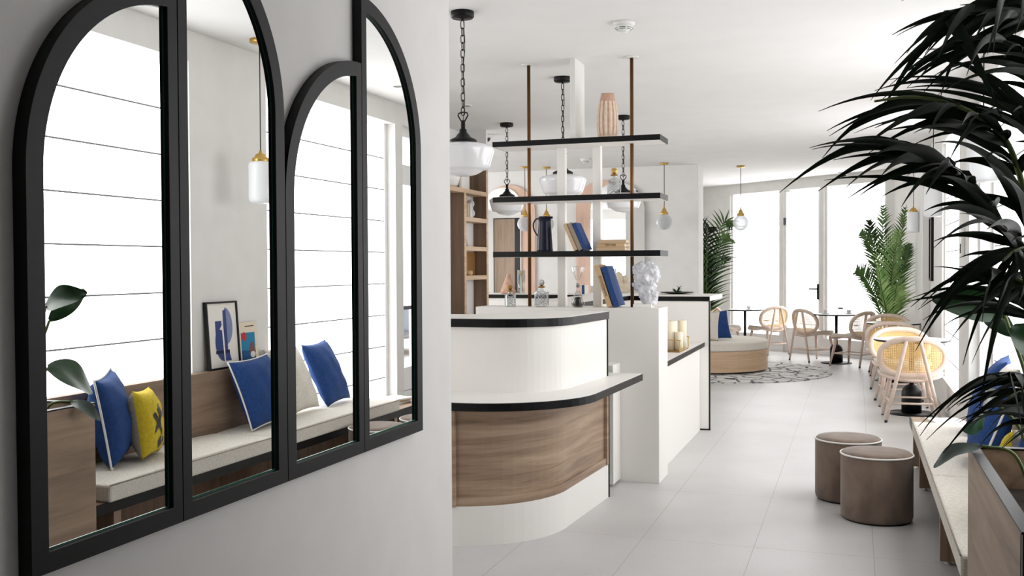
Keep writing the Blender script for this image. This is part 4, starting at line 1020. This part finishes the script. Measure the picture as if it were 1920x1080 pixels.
ch.location = (0.50, 10.36, 0); ch.rotation_euler.z = math.radians(3); ch['group'] = 'rattan dining chairs'
def heading(dx, dy): return math.atan2(-dx, dy)
for x, y, dx, dy, lb in (
    (0.46, 11.42, 0.05, -1, 'rattan chair across the nearest table, facing the camera'),
    (0.42, 12.98, 0.02, 1, 'rattan chair with its back to the camera before the second window table'),
    (0.42, 14.45, 0.0, -1, 'rattan chair behind the second window table, only its back top showing'),
    (-0.62, 16.26, 0.77, 0.64, 'rattan chair on the left of the table by the garden door'),
    (-0.04, 15.60, -0.83, 0.56, 'rattan chair on the right of the table by the garden door'),
    (-1.42, 17.30, -0.74, 0.67, 'rattan chair facing left between the banquette and the garden door'),
    (-2.12, 17.12, 0.95, -0.3, 'rattan chair with yellow cane back behind the banquette pillows')):
    dup(ch, (x, y, 0), heading(dx, dy), lb, 'rattan dining chairs')
# crockery
def cup(x, y, label, m=m_whitetable):
    b = MB(); b.lathe([(0.055, 0), (0.062, 0.008), (0.026, 0.010), (0.040, 0.058), (0.037, 0.058), (0.024, 0.016)], n=20); o = b.build('cup', m); o.location = (x, y, 0.7522); tag(o, label, 'cup', 'cups on the cafe tables')
cup(-0.44, 15.85, 'white cup on the left side of the garden door table')
cup(-0.10, 15.98, 'white cup on the right side of the garden door table')
cup(-1.70, 17.15, 'white cup on the table behind the banquette')
t = thing('glass_jar', 'small dark lidded jar in the middle of the garden door table', 'jar', (-0.22, 15.92, 0.7522))
b = MB(); b.lathe([(0.036, 0), (0.038, 0.07), (0.030, 0.075)], n=20); b.build('jar_body', m_clear, t)
b = MB(); b.lathe([(0.036, 0.074), (0.038, 0.096), (0.002, 0.098)], n=20); b.build('lid', mat('zinc_lid', lin(90, 90, 92), 0.4, 0.6), t)
# round banquette around the end of the back wall, on the round rug
b = MB(); a1, a2 = PI-math.asin(0.755/1.6), -PI-math.asin(0.225/1.6)
rp = [(1.6*math.cos(a1+(a2-a1)*k/72), 1.6*math.sin(a1+(a2-a1)*k/72)) for k in range(73)]
b.prism(rp+[(-0.25, 0.225), (-0.25, 0.755)], 0, 0.008); o = b.build('rug', m_rug); o.location = (-1.90, 14.38, 0.0005); tag(o, 'round black and white patterned rug under the banquette', 'rug')
bq = thing('banquette', 'round oak banquette with cream cushion wrapped around the end of the back wall', 'bench', (-2.08, 14.55, 0.0095))
def sector(r, z0, z1, m, name, bev=0.0):
    b = MB(); pts = [(r*math.cos(a), r*math.sin(a)) for a in [math.radians(-180+270*k/48) for k in range(49)]]
    # ring running round the wall end, wall footprint left open
    inner = [(-0.07, 0.62), (-0.07+0.0, 0.60), (-0.07, 0.055), (-0.20, 0.055), (-r, 0.055)]
    b.prism(pts+[(-0.07, r)]+inner, z0, z1); return b.build(name, m, bq, bevel=bev)
sector(0.86, 0.0, 0.025, m_dark, 'recessed_base'); sector(0.895, 0.025, 0.31, m_oak_light, 'side_panel'); sector(0.905, 0.311, 0.43, m_cream, 'cushion', 0.02)
make_pillow('pillow', 'cream pillow with frilled edge on the round banquette at the wall end', 0.40, 0.42, 0.15, m_cream, PM(-2.02, 14.12, 0.445, 0.15, 0.25, 0.05), None, seed=21)
make_pillow('pillow', 'blue pillow with white piping on the round banquette', 0.42, 0.42, 0.15, m_blue, PM(-1.85, 14.36, 0.445, 0.55, 0.3, -0.05), m_piping, seed=22)

# pier fittings
t = thing('call_point', 'small red fire alarm call point on the white pier', 'fire alarm', (0.869, 9.25, 1.29))
b = MB(); b.box(-0.035, 0, -0.045, 0.045, -0.045, 0.045); bx_ = b.build('housing', m_red, t, bevel=0.004)
b = MB(); b.box(-0.037, -0.0345, -0.026, 0.026, -0.026, 0.026); b.build('white_window', m_plastic, t)
t = thing('intercom', 'white intercom handset panel on the pier above the red call point', 'intercom', (0.869, 9.25, 1.69))
b = MB(); b.box(-0.03, 0, -0.045, 0.045, -0.12, 0.12); b.build('housing', m_plastic, t, bevel=0.006)
b = MB(); b.box(-0.036, -0.03, -0.015, 0.015, -0.10, -0.02); b.build('handset', m_dark, t)
t = thing('framed_picture', 'tall black framed picture seen edge-on on the pier right of the far column', 'picture', (0.869, 12.98, 1.30))
b = MB(); b.ring([(-0.19, 0), (0.19, 0), (0.19, 0.77), (-0.19, 0.77)], [(-0.165, .025), (0.165, .025), (0.165, .745), (-0.165, .745)], -0.03, 0, 'x'); b.build('frame', m_black, t)
b = MB(); b.box(-0.012, -0.004, -0.166, 0.166, 0.024, 0.746); b.build('print', m_paper, t)
b = MB(); b.box(-0.02, 0, -0.04, 0.04, -0.12, 0.12); o = b.build('switch_plate', m_plastic, bevel=0.003); o.location = (0.869, 11.75, 1.15); tag(o, 'white switch plate on the pier beyond the third blind', 'switch')

# parked car in the street (seen in the last mirror)
t = thing('car', 'dark car parked outside, seen in the mirror through the street window', 'car', (5.6, 16.6, -0.155), math.radians(8))
prof = [(-2.05, 0.35), (-2.08, 0.62), (-1.95, 0.80), (-1.05, 0.92), (-0.45, 1.40), (0.75, 1.44), (1.55, 0.98), (2.0, 0.90), (2.08, 0.55), (2.02, 0.32)]
b = MB(); b.prism(prof, -0.85, 0.85, 'y'); b.xform(rotm(PI/2, 'Z')); b.build('body', m_car, t, bevel=0.05)
b = MB(); b.prism([(-0.95, 0.93), (-0.42, 1.34), (0.72, 1.38), (1.40, 0.98)], -0.855, 0.855, 'y'); b.xform(rotm(PI/2, 'Z')); b.build('side_window', m_carglass, t)
b = MB(); b.prism([(-1.04, 0.925), (-0.46, 1.395), (-0.44, 1.38), (-0.98, 0.92)], -0.70, 0.70, 'y'); b.xform(Matrix.Translation((0, 0, 0.012)) @ rotm(PI/2, 'Z')); b.build('windscreen', m_carglass, t)
for yy in (-1.28, 1.30):
    for xx in (-0.80, 0.80):
        b = MB(); b.lathe([(0.18, -0.11), (0.31, -0.11), (0.33, -0.08), (0.33, 0.08), (0.31, 0.11), (0.18, 0.11)], n=32, M4=Matrix.Translation((xx, yy, 0.33)) @ rotm(PI/2, 'Y')); w_ = b.build('wheel', m_tyre, t)
        b = MB(); b.lathe([(0.002, -0.115), (0.17, -0.115), (0.19, -0.10), (0.19, 0.10), (0.17, 0.115), (0.002, 0.115)], n=20, M4=Matrix.Translation((xx, yy, 0.33)) @ rotm(PI/2, 'Y')); b.build('hub', m_chrome, w_)
for xx in (-0.6, 0.6):
    b = MB(); b.lathe([(0.002, -0.06), (0.12, -0.05), (0.12, 0.02)], n=20, M4=Matrix.Translation((xx, -2.02, 0.68)) @ rotm(PI/2, 'X')); b.build('headlamp', m_chrome, t)

# ================================================================ PLANTS
rnd = random.Random(11)
def far_palm(x, y, label, h, seed, mats, spread, n=13, pot=True, az0=0.0, azr=2*PI):
    r = random.Random(seed)
    t = thing('palm', label, 'plant', (x, y, 0), group='tall palms at the far end')
    b = MB(); b.lathe([(0.13, 0), (0.17, 0.05), (0.19, 0.36), (0.18, 0.38), (0.165, 0.37), (0.15, 0.30), (0.002, 0.30)], n=28); b.build('pot', m_sand, t)
    for k in range(n):
        az = az0+azr*k/n+r.uniform(-.2, .2); e = r.uniform(0.55, 1.0); hh = h*r.uniform(0.72, 1.0) if k else h
        d = Vector((math.cos(az), math.sin(az), 0))
        rr = spread*(0.35+0.75*(1-e))*r.uniform(0.7, 1.2)
        pts = [(0.03*d.x, 0.03*d.y, 0.3), (0.10*rr*d.x, 0.10*rr*d.y, hh*0.42), (0.35*rr*d.x, 0.35*rr*d.y, hh*0.75), (0.75*rr*d.x, 0.75*rr*d.y, hh*0.97), (1.15*rr*d.x, 1.15*rr*d.y, hh*(1.0 if e > 0.75 else 0.93))]
        b = MB(); feather_frond(b, pts, 0.40, 24, 0.034, mats[k % len(mats)], m_stem, r, 0.12, 0.012, r.uniform(0.2, 1.2)); b.build('frond', None, t)
    return t
fp = thing('palm', 'tall bright green palm beside the column at the far right', 'plant', (0.45, 15.1, 0), group='tall palms at the far end')
b = MB(); b.lathe([(0.13, 0), (0.17, 0.05), (0.19, 0.36), (0.18, 0.38), (0.165, 0.37), (0.15, 0.30), (0.002, 0.30)], n=28); b.build('pot', m_sand, fp)
rp_ = random.Random(5)
for pts, ml_, ll, tw_ in (
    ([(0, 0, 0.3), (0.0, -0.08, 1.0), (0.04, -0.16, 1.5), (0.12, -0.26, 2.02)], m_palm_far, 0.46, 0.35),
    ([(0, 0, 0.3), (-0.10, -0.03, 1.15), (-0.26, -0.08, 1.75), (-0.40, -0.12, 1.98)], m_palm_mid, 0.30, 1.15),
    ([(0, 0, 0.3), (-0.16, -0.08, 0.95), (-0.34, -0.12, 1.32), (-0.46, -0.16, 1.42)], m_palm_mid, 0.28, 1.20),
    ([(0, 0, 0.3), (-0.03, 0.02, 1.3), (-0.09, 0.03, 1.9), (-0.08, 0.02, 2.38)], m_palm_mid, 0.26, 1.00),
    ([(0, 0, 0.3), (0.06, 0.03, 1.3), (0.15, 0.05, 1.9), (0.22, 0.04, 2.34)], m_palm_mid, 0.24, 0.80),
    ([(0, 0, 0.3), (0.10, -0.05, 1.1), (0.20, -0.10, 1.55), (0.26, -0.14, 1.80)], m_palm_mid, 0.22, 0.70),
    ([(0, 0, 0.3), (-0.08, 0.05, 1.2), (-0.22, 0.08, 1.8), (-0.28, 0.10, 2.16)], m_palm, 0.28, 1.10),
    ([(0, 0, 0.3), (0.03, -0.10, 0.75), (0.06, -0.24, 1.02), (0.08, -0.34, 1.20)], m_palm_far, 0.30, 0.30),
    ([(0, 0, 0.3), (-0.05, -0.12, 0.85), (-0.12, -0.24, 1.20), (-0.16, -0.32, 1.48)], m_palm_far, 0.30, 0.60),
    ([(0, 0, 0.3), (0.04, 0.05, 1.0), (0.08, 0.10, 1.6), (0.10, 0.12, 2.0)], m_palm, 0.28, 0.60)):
    b = MB(); feather_frond(b, pts, ll, 26, 0.030, ml_, m_stem, rp_, -0.06, 0.012, tw_); b.build('frond', None, fp)
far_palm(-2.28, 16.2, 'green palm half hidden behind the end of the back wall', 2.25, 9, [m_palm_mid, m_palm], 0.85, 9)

# near palm in the planter
FRONDS = [
 (0.051, [(0.486,3.28,1.491),(0.386,3.208,1.635),(0.317,3.137,1.729),(0.241,3.065,1.781),(0.154,2.993,1.822),(0.062,2.922,1.848),(-0.024,2.85,1.837)],
  [(0.109,2.73,1.646),(0.188,2.884,1.628),(0.191,2.818,1.542),(0.061,2.752,1.728),(0.075,2.906,1.777),(0.006,2.84,1.683),(-0.031,2.774,1.697),(-0.085,2.928,1.736),(-0.107,2.862,1.765),(-0.113,2.796,1.809),(-0.117,2.73,1.806),(-0.06,2.884,1.787),(0.125,2.818,1.732),(0.045,2.752,1.784),(0.216,2.906,1.736),(0.256,2.84,1.632),(0.312,2.774,1.587)]),
 (0.048, [(0.494,3.28,1.57),(0.451,3.21,1.738),(0.4,3.14,1.852),(0.323,3.07,1.912),(0.235,3.0,1.946),(0.136,2.93,1.955),(0.047,2.86,1.938)],
  [(0.25,2.74,1.848),(0.26,2.894,1.818),(0.193,2.828,1.816),(0.138,2.762,1.836),(0.048,2.916,1.874),(-0.037,2.85,1.848),(-0.068,2.784,1.841),(-0.078,2.938,1.875),(-0.098,2.872,1.921),(-0.007,2.806,1.848),(0.038,2.74,1.817),(0.074,2.894,1.862),(0.317,2.828,1.767),(0.224,2.762,1.764),(0.365,2.916,1.732)]),
 (0.044, [(0.523,3.28,1.959),(0.493,3.224,2.121),(0.457,3.168,2.188),(0.388,3.112,2.203),(0.307,3.056,2.207),(0.228,3.0,2.195)],
  [(0.36,2.88,1.874),(0.326,3.034,1.919),(0.269,2.968,1.881),(0.211,2.902,1.938),(0.174,3.056,1.979),(0.07,2.99,1.93),(0.037,2.924,1.951),(0.05,3.078,2.002),(0.105,3.012,2.14),(0.092,2.946,2.13),(0.127,2.88,2.064),(0.078,3.034,2.023),(0.212,2.968,2.046),(0.155,2.902,1.995),(0.409,3.056,1.918),(0.118,2.99,2.028)]),
 (0.038, [(0.552,3.2,1.749),(0.516,3.15,1.97),(0.461,3.1,2.069),(0.394,3.05,2.107),(0.322,3.0,2.114),(0.251,2.95,2.098)],
  [(0.196,2.83,1.938),(0.132,2.984,1.989),(0.116,2.918,1.972),(0.178,2.852,1.985),(0.242,3.006,2.066),(0.157,2.94,2.06),(0.296,2.874,1.912),(0.365,3.028,1.945),(0.048,2.962,1.968),(0.061,2.896,1.943),(0.083,2.83,1.973)]),
 (0.034, [(0.513,3.28,1.334),(0.475,3.22,1.429),(0.411,3.16,1.469),(0.349,3.1,1.492)],
  [(0.204,2.98,1.493),(0.158,3.134,1.403),(0.138,3.068,1.392),(0.176,3.002,1.344),(0.243,3.156,1.321),(0.279,3.09,1.462),(0.266,3.024,1.493),(0.358,3.178,1.538)]),
 (0.041, [(0.526,3.28,1.46),(0.472,3.203,1.537),(0.427,3.127,1.537),(0.383,3.05,1.507)],
  [(0.188,2.93,1.345),(0.287,3.084,1.213),(0.303,3.018,1.224),(0.314,2.952,1.089),(0.349,3.106,1.583),(0.343,3.04,1.404),(0.243,2.974,1.288)]),
 (0.031, [(0.528,3.28,1.083),(0.478,3.187,1.162),(0.417,3.093,1.193),(0.366,3.0,1.194)],
  [(0.236,2.88,1.129),(0.269,3.034,1.102),(0.267,2.968,1.067),(0.283,2.902,1.058),(0.332,3.056,1.127),(0.323,2.99,1.011),(0.259,2.924,1.098),(0.362,3.078,1.043),(0.341,3.012,1.17),(0.301,2.946,1.104)]),
 (0.027, [(0.522,3.2,1.032),(0.475,3.117,1.132),(0.429,3.033,1.148),(0.386,2.95,1.142)],
  [(0.27,2.83,1.077),(0.318,2.984,0.997),(0.252,2.918,1.077),(0.348,2.852,1.007),(0.38,3.006,0.996),(0.307,2.94,1.112),(0.274,2.874,1.084)]),
 (0.051, [(0.543,3.28,2.175),(0.496,3.203,2.245),(0.43,3.127,2.255),(0.353,3.05,2.245)],
  [(0.115,2.93,2.217),(0.206,3.084,2.28),(0.337,3.018,2.163),(0.355,2.952,2.118),(0.277,3.106,2.234),(0.405,3.04,2.133),(0.305,2.974,2.17)]),
]

palm = thing('palm', 'big dark kentia palm growing from the oak planter in the right foreground', 'plant', (0.62, 3.30, 0.7302), world=True)
for k, (w, R, tips) in enumerate(FRONDS):
    b = MB(); i = b.mi(m_palm)
    base = (0.62+0.02*math.cos(k), 3.22+0.03*math.sin(k*2), 0.73)
    p0 = Vector(R[0]); mid = Vector(base).lerp(p0, 0.55)+Vector((0.03, 0.02, 0.05))
    C_ = bez([base, mid]+R, 48)
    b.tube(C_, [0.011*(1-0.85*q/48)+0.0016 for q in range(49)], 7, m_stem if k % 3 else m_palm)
    # fraction of the curve where the blade starts
    seg0 = 2.0/(len(R)+1)
    nt_ = len(tips)
    q0 = int(48*seg0)
    for n_, tp in enumerate(tips):
        best = min(range(q0, 49), key=lambda q: (C_[q]-Vector(tp)).length)
        want = rnd.uniform(0.32, 0.56); q = best
        while q > q0 and (C_[q]-Vector(tp)).length < want: q -= 1
        leaf_strip(b, C_[q], tp, w*rnd.uniform(0.55, 0.9), rnd.uniform(0.14, 0.26), i, rnd, 14)
    # leaflets along the blade, hanging on both sides
    for q in range(q0+2, 44, 5):
        a = C_[q]; tg = (C_[q+1]-C_[q-1]).normalized(); sd = tg.cross(Vector((0, 0, 1))).normalized()
        for s in (-1, 1):
            ln_ = rnd.uniform(0.26, 0.42); tip = a+(sd*s*0.40+tg*0.70+Vector((0, 0, -0.50)))*ln_
            if tip.y < 2.75 or tip.y > 3.42: continue
            leaf_strip(b, a, tip, w*rnd.uniform(0.5, 0.8), 0.26, i, rnd, 10)
    b.build('frond', None, palm)
# broad-leaved plant in the same planter
def broad_leaf(b, base, root, tip, w, m, curl=0.25, nv_=(0, 0.25, 1)):
    i = b.mi(m); root, tip = Vector(root), Vector(tip); d = tip-root; n = 14
    b.tube(bez([base, (Vector(base)+root)/2+Vector((0.02, 0, 0.06)), root], 12), 0.006, 7, m_stem)
    sd = d.cross(Vector(nv_)).normalized(); up_ = sd.cross(d).normalized(); rows = []
    for k in range(n+1):
        t = k/n; p = root.lerp(tip, t)+up_*(0.10*d.length*math.sin(PI*t))
        ww = w/2*(math.sin(PI*min(1, t*0.92+0.03))**0.75)*(1.15-0.35*t)
        row = [b.bm.verts.new(p+sd*ww*f+up_*(abs(f)**1.5*ww*curl+0.004*math.sin(9*t+3*f))) for f in (-1, -0.66, -0.33, 0, 0.33, 0.66, 1)]
        rows.append(row)
    for A, B in zip(rows, rows[1:]):
        for q in range(6): b.face((A[q], A[q+1], B[q+1], B[q]), i, True)
bl_ = thing('broad_leaf_plant', 'plant with big paddle shaped leaves growing in the oak planter beside the palm', 'plant', (0.56, 3.58, 0.7302), world=True)
for base, root, tip, w, m, cu, nv_ in (
    ((0.56, 3.58, 0.73), (0.46, 3.60, 1.33), (0.245, 3.62, 1.385), 0.12, m_leaf, 0.3, (0, -1, 0.45)),
    ((0.57, 3.60, 0.73), (0.50, 3.66, 1.26), (0.42, 3.80, 1.40), 0.085, m_leaf, 0.35, (-1, -0.3, 0.5)),
    ((0.55, 3.60, 0.73), (0.43, 3.57, 1.05), (0.415, 3.83, 0.915), 0.17, m_leaf, 0.15, (-1, -0.2, 0.8)),
    ((0.55, 3.62, 0.73), (0.405, 3.685, 0.885), (0.255, 3.705, 0.80), 0.062, m_leaf_grey, 0.5, (0, -0.6, 1)),
    ((0.57, 3.56, 0.73), (0.57, 3.50, 1.20), (0.47, 3.52, 1.30), 0.13, m_leaf, 0.3, (0, -1, 0.6)),
    ((0.58, 3.55, 0.73), (0.60, 3.40, 0.98), (0.50, 3.42, 0.93), 0.12, m_leaf, 0.3, (0, -0.6, 1)),
    ((0.58, 3.62, 0.73), (0.68, 3.70, 1.10), (0.76, 3.76, 1.16), 0.16, m_leaf, 0.3, (0, -0.5, 1))):
    b = MB(); broad_leaf(b, base, root, tip, w, m, cu, nv_); b.build('leaf', None, bl_)
